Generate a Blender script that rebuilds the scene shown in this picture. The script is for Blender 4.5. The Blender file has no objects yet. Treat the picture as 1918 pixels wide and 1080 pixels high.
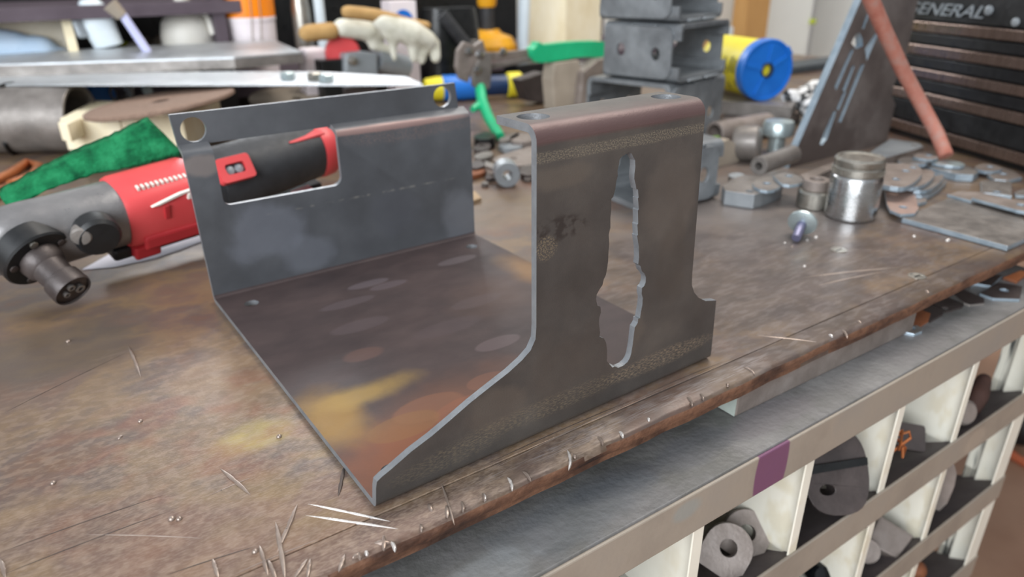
import bpy, bmesh, math, random
from mathutils import Vector, Matrix
from mathutils.geometry import tessellate_polygon
random.seed(7)
PI = math.pi
S = bpy.context.scene
COL = S.collection

# ------------------------------------------------------------------ camera, world, light, exposure
(cr_, cu_, cf_, cp_), FPX = ([[0.814194, -0.580464, -0.012211], [0.24825, 0.329044, 0.911099], [0.524842, 0.744843, -0.412006], [-0.123635, -0.318419, 0.294028]], 1328.665)
cd = bpy.data.cameras.new('camera'); cam = bpy.data.objects.new('camera', cd); COL.objects.link(cam)
R3 = Matrix((cr_, cu_, [-a for a in cf_])).transposed().to_4x4()
cam.matrix_world = Matrix.Translation(cp_) @ R3
cd.sensor_width = 36; cd.lens = 36*FPX/1918; cd.clip_start = .02; cd.clip_end = 60
cd.dof.use_dof = True; cd.dof.focus_distance = .47; cd.dof.aperture_fstop = 5.6
S.camera = cam
w = bpy.data.worlds.new('world'); S.world = w; w.use_nodes = True
nt = w.node_tree; bg = nt.nodes['Background']
tc = nt.nodes.new('ShaderNodeTexCoord'); sp = nt.nodes.new('ShaderNodeSeparateXYZ'); rmp = nt.nodes.new('ShaderNodeValToRGB')
nt.links.new(tc.outputs['Generated'], sp.inputs[0]); nt.links.new(sp.outputs[2], rmp.inputs[0]); nt.links.new(rmp.outputs[0], bg.inputs[0])
e = rmp.color_ramp.elements; e[0].position = 0.0; e[0].color = (.36,.35,.34,1); e[1].position = .9; e[1].color = (.66,.70,.76,1)
bg.inputs[1].default_value = .5
def area(name, loc, target, size, power, col):
    l = bpy.data.lights.new(name, 'AREA'); l.shape = 'RECTANGLE'; l.size, l.size_y = size; l.energy = power; l.color = col
    o = bpy.data.objects.new(name, l); COL.objects.link(o); o.location = loc
    o.rotation_euler = (Vector(target)-Vector(loc)).to_track_quat('-Z', 'Y').to_euler(); return o
area('garage_door_daylight', (-2.6, -1.5, 1.35), (.4, .5, 0), (3.2, 2.0), 134, (.90,.95,1))
area('rear_fill_light', (1.25, 4.0, 1.35), (.5, .6, 0), (1.9, 1.1), 54, (.95,.97,1))  # unseen area light, added for sheen on the bench and steel tops
area('overhead_fill_light', (1.6, .6, 2.6), (.6, .3, 0), (2.0, 1.2), 45, (1,.93,.84))  # unseen warm fill, added from above
S.view_settings.view_transform = 'Standard'; S.view_settings.look = 'None'
S.view_settings.gamma = 1; S.view_settings.use_curve_mapping = False
S.view_settings.exposure = 0.68

# ------------------------------------------------------------------ materials
def hx(h):
    h = h.lstrip('#'); v = [int(h[i:i+2],16)/255 for i in (0,2,4)]
    return tuple((c/12.92 if c <= .04045 else ((c+.055)/1.055)**2.4) for c in v)+(1,)
MATS = {}
def mat(name, cols, scale=12, rough=.5, rv=.1, metal=0., bump=.0, bscale=200, stretch=(1,1,1), stains_and_light=(), spec=.5, detail=5, trans=0, hatch=None):
    """cols: hex or list of hexes spread over a noise; stains: (centre, radii, hex, strength[, noise scale vec])"""
    if name in MATS: return MATS[name]
    m = bpy.data.materials.new(name); m.use_nodes = True; MATS[name] = m
    t = m.node_tree; N = t.nodes.new; L = t.links.new
    b = t.nodes['Principled BSDF']
    if isinstance(cols, str): cols = [cols]
    co = N('ShaderNodeTexCoord')
    mp = N('ShaderNodeMapping'); mp.inputs['Scale'].default_value = stretch; L(co.outputs['Object'], mp.inputs[0])
    nz = N('ShaderNodeTexNoise'); nz.inputs['Scale'].default_value = scale; nz.inputs['Detail'].default_value = detail; nz.inputs['Roughness'].default_value = .6
    L(mp.outputs[0], nz.inputs['Vector'])
    rp = N('ShaderNodeValToRGB'); el = rp.color_ramp.elements
    n = len(cols)
    while len(el) < max(n,2): el.new(.5)
    for i in range(len(el)):
        el[i].position = .28+.44*i/max(len(el)-1,1); el[i].color = hx(cols[min(i,n-1)])
    L(nz.outputs['Fac'], rp.inputs[0]); cur = rp.outputs[0]
    if stains_and_light:
        n2 = N('ShaderNodeTexNoise'); n2.inputs['Scale'].default_value = scale*2.2; n2.inputs['Detail'].default_value = 4
        L(co.outputs['Object'], n2.inputs['Vector'])
    for st in stains_and_light:
        c, r, h, f = st[:4]
        s1 = N('ShaderNodeVectorMath'); s1.operation = 'SUBTRACT'; L(co.outputs['Object'], s1.inputs[0]); s1.inputs[1].default_value = c
        s2 = N('ShaderNodeVectorMath'); s2.operation = 'DIVIDE'; L(s1.outputs[0], s2.inputs[0]); s2.inputs[1].default_value = r
        ln = N('ShaderNodeVectorMath'); ln.operation = 'LENGTH'; L(s2.outputs[0], ln.inputs[0])
        ad = N('ShaderNodeMath'); ad.operation = 'MULTIPLY_ADD'; L(n2.outputs['Fac'], ad.inputs[0]); ad.inputs[1].default_value = 1.0 if len(st)<6 else st[5]; L(ln.outputs['Value'], ad.inputs[2])
        mr = N('ShaderNodeMapRange'); mr.interpolation_type = 'SMOOTHSTEP'; L(ad.outputs[0], mr.inputs[0])
        k = 1.0 if len(st)<6 else st[5]
        sw_ = st[6] if len(st) > 6 else .45
        mr.inputs[1].default_value = 1.0-sw_+.5*k; mr.inputs[2].default_value = 1.0+.5*k
        mr.inputs[3].default_value = f; mr.inputs[4].default_value = 0
        fac = mr.outputs[0]
        if len(st) > 4 and st[4]:
            mp2 = N('ShaderNodeMapping'); mp2.inputs['Scale'].default_value = st[4]; L(co.outputs['Object'], mp2.inputs[0])
            n3 = N('ShaderNodeTexNoise'); n3.inputs['Scale'].default_value = 1; n3.inputs['Detail'].default_value = 2; L(mp2.outputs[0], n3.inputs['Vector'])
            m3 = N('ShaderNodeMapRange'); L(n3.outputs['Fac'], m3.inputs[0]); m3.inputs[1].default_value = .47; m3.inputs[2].default_value = .6
            mu = N('ShaderNodeMath'); mu.operation = 'MULTIPLY'; L(fac, mu.inputs[0]); L(m3.outputs[0], mu.inputs[1]); fac = mu.outputs[0]
        mx = N('ShaderNodeMixRGB'); L(fac, mx.inputs[0]); L(cur, mx.inputs[1]); mx.inputs[2].default_value = hx(h); cur = mx.outputs[0]
    L(cur, b.inputs['Base Color'])
    n4 = N('ShaderNodeTexNoise'); n4.inputs['Scale'].default_value = scale*3; n4.inputs['Detail'].default_value = 4; L(mp.outputs[0], n4.inputs['Vector'])
    rr = N('ShaderNodeMapRange'); L(n4.outputs['Fac'], rr.inputs[0]); rr.inputs[1].default_value = .3; rr.inputs[2].default_value = .7
    rr.inputs[3].default_value = max(rough-rv,.03); rr.inputs[4].default_value = min(rough+rv,1); L(rr.outputs[0], b.inputs['Roughness'])
    b.inputs['Metallic'].default_value = metal
    b.inputs['Specular IOR Level'].default_value = spec
    if trans: b.inputs['Transmission Weight'].default_value = trans
    if bump:
        n5 = N('ShaderNodeTexNoise'); n5.inputs['Scale'].default_value = bscale; n5.inputs['Detail'].default_value = 6; L(mp.outputs[0], n5.inputs['Vector'])
        bp = N('ShaderNodeBump'); bp.inputs['Strength'].default_value = bump; bp.inputs['Distance'].default_value = .002
        L(n5.outputs['Fac'], bp.inputs['Height']); L(bp.outputs[0], b.inputs['Normal'])
    return m

EDGE = mat('cut_steel_edge', ['#73767a','#8d9093'], 60, .38, .06, .4, .15, 700)
FRONT = mat('mill_scale_front', ['#43403e','#514d4a','#605b56'], 14, .44, .08, .3, .10, 900, stains_and_light=[
    ((.17,0,.207),(.2,.05,.0075),'#664b4a',.7,None,.25), ((.19,0,.1935),(.16,.03,.0045),'#8f8674',.7,(900,1,1500),.5),
    ((.135,0,.148),(.028,.02,.010),'#332d2b',.75,(120,1,160),.8), ((.127,0,.137),(.010,.02,.009),'#8f8068',.6,(900,1,900)),
    ((.235,0,.15),(.03,.02,.05),'#716860',.35), ((.15,0,.04),(.05,.02,.04),'#4f4843',.4), ((.24,0,.10),(.02,.02,.04),'#4b4540',.4), ((.2,0,.05),(.02,.02,.03),'#6d645b',.4), ((.14,0,.18),(.03,.02,.01),'#6f665c',.4), ((.09,0,.035),(.03,.02,.02),'#6a6057',.45),
    ((.24,0,.022),(.07,.02,.009),'#9c8a74',.6,(300,1,1500),.25), ((.13,0,.022),(.1,.02,.009),'#877a66',.45,(300,1,1500),.3), ((.05,0,.015),(.05,.02,.009),'#857864',.35,(300,1,1500),.3)])
BACKM = mat('mill_scale_back', ['#494a4d','#54565a','#606266'], 12, .44, .08, .3, .08, 700, stains_and_light=[
    ((.06,.358,.06),(.05,.05,.035),'#7c808a',.45), ((.10,.358,.03),(.035,.05,.025),'#777b84',.45), ((.2,.358,.055),(.04,.05,.03),'#54565c',.5),
    ((.28,.358,.03),(.03,.05,.05),'#7a7d84',.4), ((.22,.358,.137),(.09,.05,.012),'#746562',.6,(700,1,900)), ((.012,.358,.135),(.02,.05,.012),'#8a7f7a',.6),
    ((.2,.37,.145),(.12,.05,.0045),'#9a7b74',.7,None,.25), ((.17,.36,.0775),(.14,.05,.0014),'#8d8a83',.5,(90,1,60),.2)])
BASE = mat('mill_scale_base', ['#362e2f','#413737','#4c403f'], 12, .48, .06, .10, .05, 500, stretch=(1,1.6,1), spec=.3, stains_and_light=[
    ((.09,.045,0),(.15,.075,.05),'#694a3c',.8,None,.8,.9), ((.04,.03,0),(.08,.055,.05),'#7a4a32',.85,None,.8,.8), ((.012,.10,0),(.035,.055,.05),'#8a6a35',.85,None,.8,.8), ((.045,.115,0),(.055,.020,.05),'#94783f',.7,None,.9,.7),  # rust, then a patch of yellow light painted into the colour at left
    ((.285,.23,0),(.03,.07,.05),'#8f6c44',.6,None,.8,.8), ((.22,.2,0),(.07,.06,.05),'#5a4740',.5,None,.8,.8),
    ((.075,.07,0),(.03,.016,.05),'#7d5540',.45,None,.12,.15), ((.098,.053,0),(.030,.015,.05),'#80523f',.5,None,.12,.15), ((.13,.075,0),(.020,.011,.05),'#7a5444',.4,None,.1,.15), ((.115,.035,0),(.024,.012,.05),'#7d5040',.45,None,.1,.15), ((.05,.06,0),(.03,.015,.05),'#7e5c38',.4,None,.12,.15),
    ((.17,.12,0),(.024,.010,.05),'#6a5c5e',.4,None,.1,.15), ((.135,.30,0),(.024,.008,.05),'#625a5f',.5,None,.1,.15), ((.150,.285,0),(.022,.008,.05),'#5e555a',.45,None,.1,.15), ((.24,.30,0),(.026,.009,.05),'#655d60',.45,None,.1,.15), ((.10,.27,0),(.03,.009,.05),'#574e52',.4,None,.15,.2),
    ((.09,.22,0),(.03,.012,.05),'#53494c',.4,None,.2,.2), ((.2,.2,0),(.03,.012,.05),'#554a4b',.4,None,.2,.2), ((.07,.17,0),(.02,.012,.05),'#5d4640',.6,None,.3,.3), ((.15,.17,0),(.04,.014,.05),'#4f4446',.4,None,.3,.3)])
BENCH = mat('worn_bench_steel', ['#4c403a','#6d5444','#64564f','#7b6650','#6c5a50','#74594a','#665a55'], 7, .38, .09, .22, .06, 420, stretch=(1,1.25,1), detail=9, stains_and_light=[
    ((-.037,.118,0),(.036,.022,.05),'#a8955a',.8,None,1.3,.7), ((-.08,.02,0),(.12,.05,.05),'#7f6253',.5), ((-.03,.21,0),(.06,.06,.05),'#8c755f',.6), ((-.15,.34,0),(.09,.07,.05),'#585049',.6),  # first patch: the same yellow light, painted on across the bench colour
    ((.45,.08,0),(.15,.12,.05),'#665c56',.5), ((.65,.24,0),(.3,.16,.05),'#736c6a',.75), ((.56,.1,0),(.03,.015,.05),'#85704e',.5), ((.36,.46,0),(.12,.12,.05),'#7f6e5c',.6),
    ((.35,.2,0),(.05,.1,.05),'#8a7050',.5), ((.3,-.018,0),(.7,.018,.05),'#463c38',.6,None,.3), ((.2,-.014,0),(.2,.008,.05),'#8a8483',.55,(60,1300,1)), ((.48,.16,0),(.06,.010,.05),'#9a9492',.5,(200,500,1)), ((-.1,-.02,0),(.2,.02,.05),'#765c51',.4),
    ((-.05,.1,0),(.4,.22,.05),'#a08c7a',.3,(110,190,1)), ((-.05,.1,0),(.4,.22,.05),'#4f403a',.22,(30,44,1)), ((-.08,.14,0),(.12,.10,.05),'#7d4f3c',.45,(26,34,1)), ((-.0,.04,0),(.1,.05,.05),'#8d7648',.35,(30,50,1)), ((-.05,.05,0),(.35,.14,.05),'#b5a596',.16,(240,900,1)), ((.5,.12,0),(.3,.16,.05),'#554c4a',.6), ((.4,.1,0),(.5,.2,.05),'#857c78',.3,(60,200,1)), ((.5,.1,0),(.4,.2,.05),'#3f3734',.35,(24,50,1)), ((.8,.3,0),(.35,.25,.05),'#77706c',.5)])
RIM = mat('bench_edge_rust', ['#2f2420','#553c30','#7a5844','#493329'], 45, .5, .12, .3, .6, 320, stretch=(.5,1,1))
DECK = mat('rack_deck_grey', ['#4d4b4a','#63625f','#716f6e','#82807e'], 14, .55, .12, .05, .4, 160, detail=9, stains_and_light=[((.17,-.03,-.04),(.05,.018,.05),'#4f4f52',.6),((.24,-.035,-.04),(.06,.02,.05),'#5a5b5f',.5),
    ((.12,-.04,-.04),(.08,.03,.05),'#5a6066',.4), ((.33,-.04,-.04),(.06,.02,.05),'#6f6a6c',.6), ((.05,-.05,-.04),(.04,.02,.05),'#94989b',.35), ((.55,-.04,-.04),(.1,.03,.05),'#7b7777',.5)])
LIP = mat('rack_lip_taupe', ['#857b70','#968b7e','#8f877e'], 10, .5, .08, 0, .08, 220, stains_and_light=[
    ((.295,-.069,-.058),(.0215,.03,.05),'#6d4260',.95,None,.06,.12), ((.2,-.069,-.05),(.02,.03,.012),'#8a8f8c',.6), ((.7,-.069,-.2),(.03,.03,.02),'#aa9b8b',.5)])
SHELF = mat('rack_shelf_dust', ['#4c4545','#5b5353','#665d5c'], 12, .65, .1, 0, .15, 240)
WHITE = mat('rack_divider_cream', ['#d8d3c4','#e4dfd0','#dcd8cb'], 9, .5, .08, 0, .04, 160, stains_and_light=[((.295,-.06,-.085),(.012,.02,.014),'#b583a5',.8,None,.2), ((.846,-.026,-.3),(.01,.020,.5),'#2c3234',.9,(30,160,14),.3), ((.43,-.05,-.3),(.5,.03,.3),'#c4b48e',.35,(60,60,30)), ((.35,-.04,-.12),(.02,.04,.012),'#c9bd9e',.5)])
STEEL = mat('dusty_steel', ['#6a6561','#817b76','#938d88'], 25, .42, .1, .45, .15, 300)
STEEL2 = mat('dusty_steel_brown', ['#70665f','#857a73','#978d87'], 25, .5, .1, .3, .2, 300)
BLUED = mat('bluish_cut_edge', ['#8fa0ad','#b4c2cc'], 60, .38, .08, .6, .1, 400)
TUBE = mat('grey_channel_steel', ['#676a6d','#7f8386','#94989b'], 18, .4, .1, .4, .1, 300)
DARKST = mat('dark_steel', ['#3a3433','#4b4341','#574e4b'], 20, .45, .1, .35, .12, 300)
CHROME = mat('satin_chrome', ['#b8babb','#d2d3d3'], 60, .24, .07, 1, .05, 300, stretch=(1,1,4))
CHROME2 = mat('dull_chrome', ['#98948c','#b5b1a8'], 60, .35, .07, .9, .08, 300)
BRIGHT = mat('bright_sheet_steel', ['#b4b8bb','#d0d4d7'], 20, .42, .08, .8, .04, 200)
BLACK = mat('black_plastic', ['#131415','#1d1e20'], 30, .45, .1)
RUBBER = mat('grey_black_grip', ['#2b2c2e','#3a3b3e'], 40, .6, .08, 0, .1, 500)
VOID = mat('black_painted_steel', ['#0f1011','#17191a'], 20, .35, .1)
RED = mat('red_plastic', ['#cc4043','#d64e50'], 14, .42, .06)
REDD = mat('deep_red_plastic', ['#a3262c','#b02b31'], 14, .45, .06)
HEADM = mat('cast_grey_head', ['#7f7d7d','#949292'], 25, .35, .08, .6, .08, 300)
GREENPAD = mat('green_scouring_fibre', ['#0d4029','#1a6a43','#2a8457'], 60, .95, .04, 0, 1.0, 260, spec=.1)
GREEN = mat('green_rubber_handle', ['#12a06c','#1bb57d'], 20, .45, .06)
BLUE = mat('blue_plastic', ['#1461b8','#1f74cf'], 20, .4, .06)
NAVY = mat('navy_plastic', ['#12294a','#1b3860'], 20, .4, .06)
YELLOW = mat('yellow_plastic', ['#d9c928','#e8d936'], 20, .45, .06)
AMBER = mat('amber_yellow_plastic', ['#e3a01c','#f0b128'], 20, .4, .06)
CANY = mat('yellow_label', ['#cfc020','#ded033'], 16, .5, .06)
INK = mat('black_print', ['#2a2a12','#33331a'], 20, .6, .05)
WOOD = mat('pale_sawn_wood', ['#e2d2ac','#efe3c4','#f5ecd4'], 8, .6, .08, 0, .12, 120, stretch=(1,6,1))
WOODT = mat('tan_wood', ['#b08a5b','#c49f6e'], 8, .6, .08, 0, .1, 120, stretch=(6,1,1))
MESHD = mat('brown_abrasive_mesh', ['#7b6456','#947b6b'], 160, .8, .06, 0, .6, 900)
PAPER = mat('white_paper', ['#d9d7e2','#e6e4ec'], 10, .7, .05)
LILAC = mat('pale_lilac_plastic', ['#bfc2ea','#d0d2f2'], 10, .4, .05)
CREAM = mat('cream_plastic', ['#d8d3c8','#e6e2d9'], 10, .45, .05)
HAZE = mat('milky_white_plastic', ['#c9d4da','#dbe4e9'], 10, .35, .05)
PLUM = mat('plum_painted_shelf', ['#4c4149','#5d525a'], 12, .55, .06)
CARD = mat('cream_cardboard', ['#e4d8c2','#efe5d2'], 8, .75, .05)
BAG = mat('pale_blue_film', ['#b3cbe2','#cbdcee'], 9, .3, .06)
LIME = mat('chartreuse_plastic', ['#b8c814','#c8d81e'], 10, .5, .05)
ORANGE = mat('orange_plastic', ['#f07d05','#fb9414'], 10, .4, .05)
PINKW = mat('pale_pink_white', ['#ded3d6','#eae1e3'], 10, .5, .05)
LEATHER = mat('tan_leather', ['#a8834f','#bf9a63'], 25, .75, .06, 0, .2, 200)
CANVAS = mat('white_glove_cloth', ['#b5b2a0','#d3d1c2','#dedccf'], 30, .85, .05, 0, .3, 200)
CAST = mat('cast_grey_blue', ['#8b9196','#a3a9ad'], 18, .4, .08, .4, .1, 200)
STONE = mat('dusty_beige_lump', ['#8d8274','#a69a8b'], 16, .8, .06, 0, .2, 180)
TAN = mat('tan_board', ['#a08769','#b39a7a'], 14, .7, .06, 0, .15, 200)
HOSE = mat('dusty_red_hose', ['#985849','#a86f60','#9d837a'], 45, .75, .06, 0, .2, 300)
TRIM = mat('bronze_drawer_trim', ['#7d6a60','#8f7c72'], 14, .3, .06, .8, .02, 100, stretch=(8,8,1))
RUST = mat('rusty_scrap', ['#6b3f29','#8a5334','#5b3a2c'], 30, .7, .08, .1, .25, 260)
COPPER = mat('copper_wire', ['#b06a40','#c98052'], 30, .4, .08, .7)
LEAF = mat('green_bit', ['#50702e','#67883c'], 30, .7, .08)
SPECK = mat('spotted_cloth', ['#e4e4e4','#dedede','#2a2c2e','#101214'], 70, .7, .06, detail=1)
ZINC = mat('zinc_plated', ['#a9b7b9','#c2cfd0'], 30, .35, .08, .7)
WALLM = mat('painted_wall', ['#e9eae6','#f1f2ee'], 2, .7, .05)
STUD = mat('stud_timber', ['#b98a50','#c99c62'], 5, .65, .06, 0, .1, 80, stretch=(5,5,1))
FLOORM = mat('brown_concrete', ['#8a6650','#9c7860','#a8866e'], 3, .6, .1, 0, .12, 60, detail=9)
BEADM = mat('weld_bead_steel', ['#8a7a70','#a89a90'], 80, .35, .08, .6)
BEADW = mat('bright_weld_bead', ['#cfc9c4','#e2deda'], 80, .3, .08, .5)
GROOVE = mat('groove_grey', ['#4a403c','#5b504a'], 60, .5, .08, .4)

# ------------------------------------------------------------------ helpers
def link(name, me, m, parent=None):
    o = bpy.data.objects.new(name, me); COL.objects.link(o)
    if m is not None:
        for k in (m if isinstance(m,(list,tuple)) else [m]): me.materials.append(k)
    if parent is not None: o.parent = parent
    return o
def T(o, label, cat, group=None, kind=None):
    o['label'] = label; o['category'] = cat
    if group: o['group'] = group
    if kind: o['kind'] = kind
    return o
def root(name, label, cat, loc=(0,0,0), rot=(0,0,0), group=None):
    o = bpy.data.objects.new(name, None); COL.objects.link(o); o.location = loc; o.rotation_euler = rot; o.empty_display_size = .02
    return T(o, label, cat, group)
def fin(bm, smooth=None):
    bmesh.ops.recalc_face_normals(bm, faces=bm.faces)
    me = bpy.data.meshes.new('m'); bm.to_mesh(me); bm.free()
    if smooth is not None:
        me.polygons.foreach_set('use_smooth', [True]*len(me.polygons))
        if smooth < 3: me.set_sharp_from_angle(angle=smooth)
    return me
def bev(o, w=.0006, seg=2, ang=.6):
    md = o.modifiers.new('b', 'BEVEL'); md.width = w; md.segments = seg; md.limit_method = 'ANGLE'; md.angle_limit = ang; return o
def frame(o, origin, ex, ez):
    ex = Vector(ex).normalized(); ez = Vector(ez); ez = (ez-ex*ez.dot(ex)).normalized(); ey = ez.cross(ex)
    M = Matrix((ex,ey,ez)).transposed().to_4x4(); M.translation = origin; o.matrix_world = M; return o
def bm_box(bm, lo, hi, M=None):
    v = []
    for i in range(8):
        p = Vector(((lo,hi)[i&1][0], (lo,hi)[(i>>1)&1][1], (lo,hi)[(i>>2)&1][2])); v.append(bm.verts.new(M@p if M else p))
    for f in ((0,1,3,2),(4,6,7,5),(0,4,5,1),(2,3,7,6),(0,2,6,4),(1,5,7,3)): bm.faces.new([v[k] for k in f])
def box(name, lo, hi, m, parent=None, b=.0008):
    bm = bmesh.new(); bm_box(bm, lo, hi); o = link(name, fin(bm), m, parent)
    if b: bev(o, b)
    return o
def bm_prism(bm, pts, lo, hi, holes=(), ax='z', M=None):
    """outline (and holes) in 2-D pushed from lo to hi along an axis"""
    loops = [[(float(a),float(b)) for a,b in pts]]+[[(float(a),float(b)) for a,b in h] for h in holes]
    def mk(a,b,c):
        p = Vector((a,b,c) if ax=='z' else ((a,c,b) if ax=='y' else (c,a,b))); return M@p if M else p
    flat = [p for l in loops for p in l]
    tri = tessellate_polygon([[Vector((a,b,0)) for a,b in l] for l in loops])
    A_ = [bm.verts.new(mk(a,b,lo)) for a,b in flat]; B_ = [bm.verts.new(mk(a,b,hi)) for a,b in flat]
    for t in tri:
        try: bm.faces.new([A_[i] for i in t]); bm.faces.new([B_[i] for i in reversed(t)])
        except ValueError: pass
    k = 0
    sides = []
    for l in loops:
        n = len(l)
        for i in range(n):
            j = (i+1)%n
            sides.append(bm.faces.new((A_[k+i],A_[k+j],B_[k+j],B_[k+i])))
        k += n
    return sides
def prism(name, pts, lo, hi, m, parent=None, holes=(), ax='z', edge=None, b=0, M=None):
    bm = bmesh.new(); s = bm_prism(bm, pts, lo, hi, holes, ax, M)
    if edge is not None:
        for f in s: f.material_index = 1
        m = [m, edge]
    o = link(name, fin(bm), m, parent)
    if b: bev(o, b, 2, .9)
    return o
def circ(x, y, r, n=24, ry=None, a0=0):
    return [(x+r*math.cos(a0+2*PI*i/n), y+(ry or r)*math.sin(a0+2*PI*i/n)) for i in range(n)]
def rrect(x0, y0, x1, y1, r, n=5):
    out = []
    for cx,cy,a in ((x1-r,y1-r,0),(x0+r,y1-r,PI/2),(x0+r,y0+r,PI),(x1-r,y0+r,1.5*PI)):
        for i in range(n+1): out.append((cx+r*math.cos(a+PI/2*i/n), cy+r*math.sin(a+PI/2*i/n)))
    return out
def rings(bm, R, close0=True, close1=True):
    V = [[bm.verts.new(p) for p in r] for r in R]; n = len(R[0])
    for a,b in zip(V,V[1:]):
        for i in range(n): bm.faces.new((a[i],a[(i+1)%n],b[(i+1)%n],b[i]))
    if close0: bm.faces.new(V[0][::-1])
    if close1: bm.faces.new(V[-1])
def axM(o, d):
    d = Vector(d).normalized(); q = d.to_track_quat('Z','Y').to_matrix().to_4x4(); q.translation = o; return q
def bm_lathe(bm, prof, o=(0,0,0), d=(0,0,1), n=28, c0=True, c1=True):
    M = axM(o,d); rings(bm, [[M@Vector((r*math.cos(2*PI*i/n), r*math.sin(2*PI*i/n), z)) for i in range(n)] for r,z in prof], c0, c1)
def lathe(name, prof, m, parent=None, o=(0,0,0), d=(0,0,1), n=28, sm=.6, c0=True, c1=True):
    bm = bmesh.new(); bm_lathe(bm, prof, o, d, n, c0, c1); return link(name, fin(bm, sm), m, parent)
def hollow(name, r, ri, h, m, parent=None, o=(0,0,0), d=(0,0,1), n=28, z0=0, depth=None):
    dp = h if depth is None else depth
    c = min(.0008, r*.05)
    pr = [(r-c,z0),(r,z0+c),(r,z0+h-c),(r-c,z0+h),(ri,z0+h),(ri,z0+h-dp+1e-4)]
    bm = bmesh.new()
    if depth is None: bm_lathe(bm, pr+[(ri,z0),(r-c,z0)], o, d, n, False, False)
    else: bm_lathe(bm, pr, o, d, n, True, True)
    bmesh.ops.remove_doubles(bm, verts=bm.verts, dist=1e-6)
    return link(name, fin(bm,.6), m, parent)
def bm_tube(bm, pts, rad, n=12, cap=True, squash=None):
    P_ = [Vector(p) for p in pts]; k = len(P_)
    if not hasattr(rad,'__len__'): rad = [rad]*k
    ref = None; R = []
    for i in range(k):
        t = (P_[min(i+1,k-1)]-P_[max(i-1,0)]).normalized()
        if ref is None: ref = t.orthogonal().normalized() if abs(t.z)>.9 else Vector((0,0,1))
        u = (ref-t*ref.dot(t)).normalized(); v = t.cross(u); ref = u
        R.append([P_[i]+(u*math.cos(2*PI*j/n)*(squash or 1)+v*math.sin(2*PI*j/n))*rad[i] for j in range(n)])
    rings(bm, R, cap, cap)
def tube(name, pts, rad, m, parent=None, n=12, squash=None):
    bm = bmesh.new(); bm_tube(bm, pts, rad, n, True, squash); return link(name, fin(bm,.9), m, parent)
def capsule(bm, a, b, ra, rb, n=14):
    a, b = Vector(a), Vector(b); d = (b-a); L = d.length or 1e-6; d = d/L
    pts = []; rr = []
    for i in range(5): q = PI/2*i/4; pts.append(a-d*ra*math.cos(q)); rr.append(max(ra*math.sin(q),ra*.08))
    for i in range(5): q = PI/2*(4-i)/4; pts.append(b+d*rb*math.cos(q)); rr.append(max(rb*math.sin(q),rb*.08))
    bm_tube(bm, pts, rr, n)
def blob(name, caps, m, parent=None, vox=.005, smooth=4):
    bm = bmesh.new()
    for c in caps: capsule(bm, *c)
    o = link(name, fin(bm, 9), m, parent)
    r = o.modifiers.new('r','REMESH'); r.mode = 'VOXEL'; r.voxel_size = vox; r.use_smooth_shade = True
    s = o.modifiers.new('s','SMOOTH'); s.iterations = smooth; s.factor = .5
    return o
def loft(name, secs, m, parent=None, n=28, e=2.4, sm=.7):
    """sections (x, cy, cz, ry, rz) of a superellipse along local x"""
    R = []
    for x,cy,cz,ry,rz in secs:
        r = []
        for i in range(n):
            a = 2*PI*i/n; c, s = math.cos(a), math.sin(a)
            r.append(Vector((x, cy+ry*math.copysign(abs(c)**(2/e),c), cz+rz*math.copysign(abs(s)**(2/e),s))))
        R.append(r)
    bm = bmesh.new(); rings(bm, R); return link(name, fin(bm, sm), m, parent)
def chaikin(p, k=2, closed=True):
    for _ in range(k):
        q = []
        for i in range(len(p) if closed else len(p)-1):
            a, b = p[i], p[(i+1)%len(p)]
            q += [(a[0]*.75+b[0]*.25, a[1]*.75+b[1]*.25), (a[0]*.25+b[0]*.75, a[1]*.25+b[1]*.75)]
        p = q
    return p
def struct(o): o['kind'] = 'structure'; return o

# ------------------------------------------------------------------ the room
struct(box('floor', (-6,-5,-1.02), (9,7,-.95), FLOORM, b=0))
struct(box('wall_back', (-6,4.2,-.95), (9,4.35,2.2), WALLM, b=0))
struct(prism('wall_right', [(3.4,.9),(5.6,3.2),(5.5,3.3),(3.3,1.0)], -.95, 2.2, WALLM))

# ------------------------------------------------------------------ the bench top plate on its rack
BA = -.024                                             # the bench lies a little askew to the bracket
bench = root('workbench_top', 'worn brown steel bench top with welded gouges under the bent bracket', 'workbench', (0,0,0), (0,0,BA))
def inb(p):                                            # world xy to bench xy
    c, s = math.cos(-BA), math.sin(-BA); return (p[0]*c-p[1]*s, p[0]*s+p[1]*c)
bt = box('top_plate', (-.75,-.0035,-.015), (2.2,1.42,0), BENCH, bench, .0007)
es_pts = [(-.75,-.0047)]+[(2.2,-.0047)]
bm = bmesh.new()
n = 150; R = []
for i in range(n+1):                                    # a front strip with a chipped, rounded edge
    x = -.75+2.95*i/n; j = (random.random()-.5)*.0016; k = (random.random()-.5)*.0012
    yf = -.0305+j
    R.append([Vector((x,-.0047,0)), Vector((x,yf+.0045,-.0001)), Vector((x,yf+.0012,-.0022+k)), Vector((x,yf,-.0055+k)), Vector((x,yf+.0006,-.0092+k)), Vector((x,yf+.0028,-.0100)), Vector((x,yf+.0024,-.015)), Vector((x,-.0047,-.015))])
rings(bm, R); 
for f in bm.faces:
    if f.calc_center_median().y < -.0275 and f.calc_center_median().z < -.0035: f.material_index = 1
es = link('front_edge_strip', fin(bm,.9), [BENCH, RIM], bench)
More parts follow.
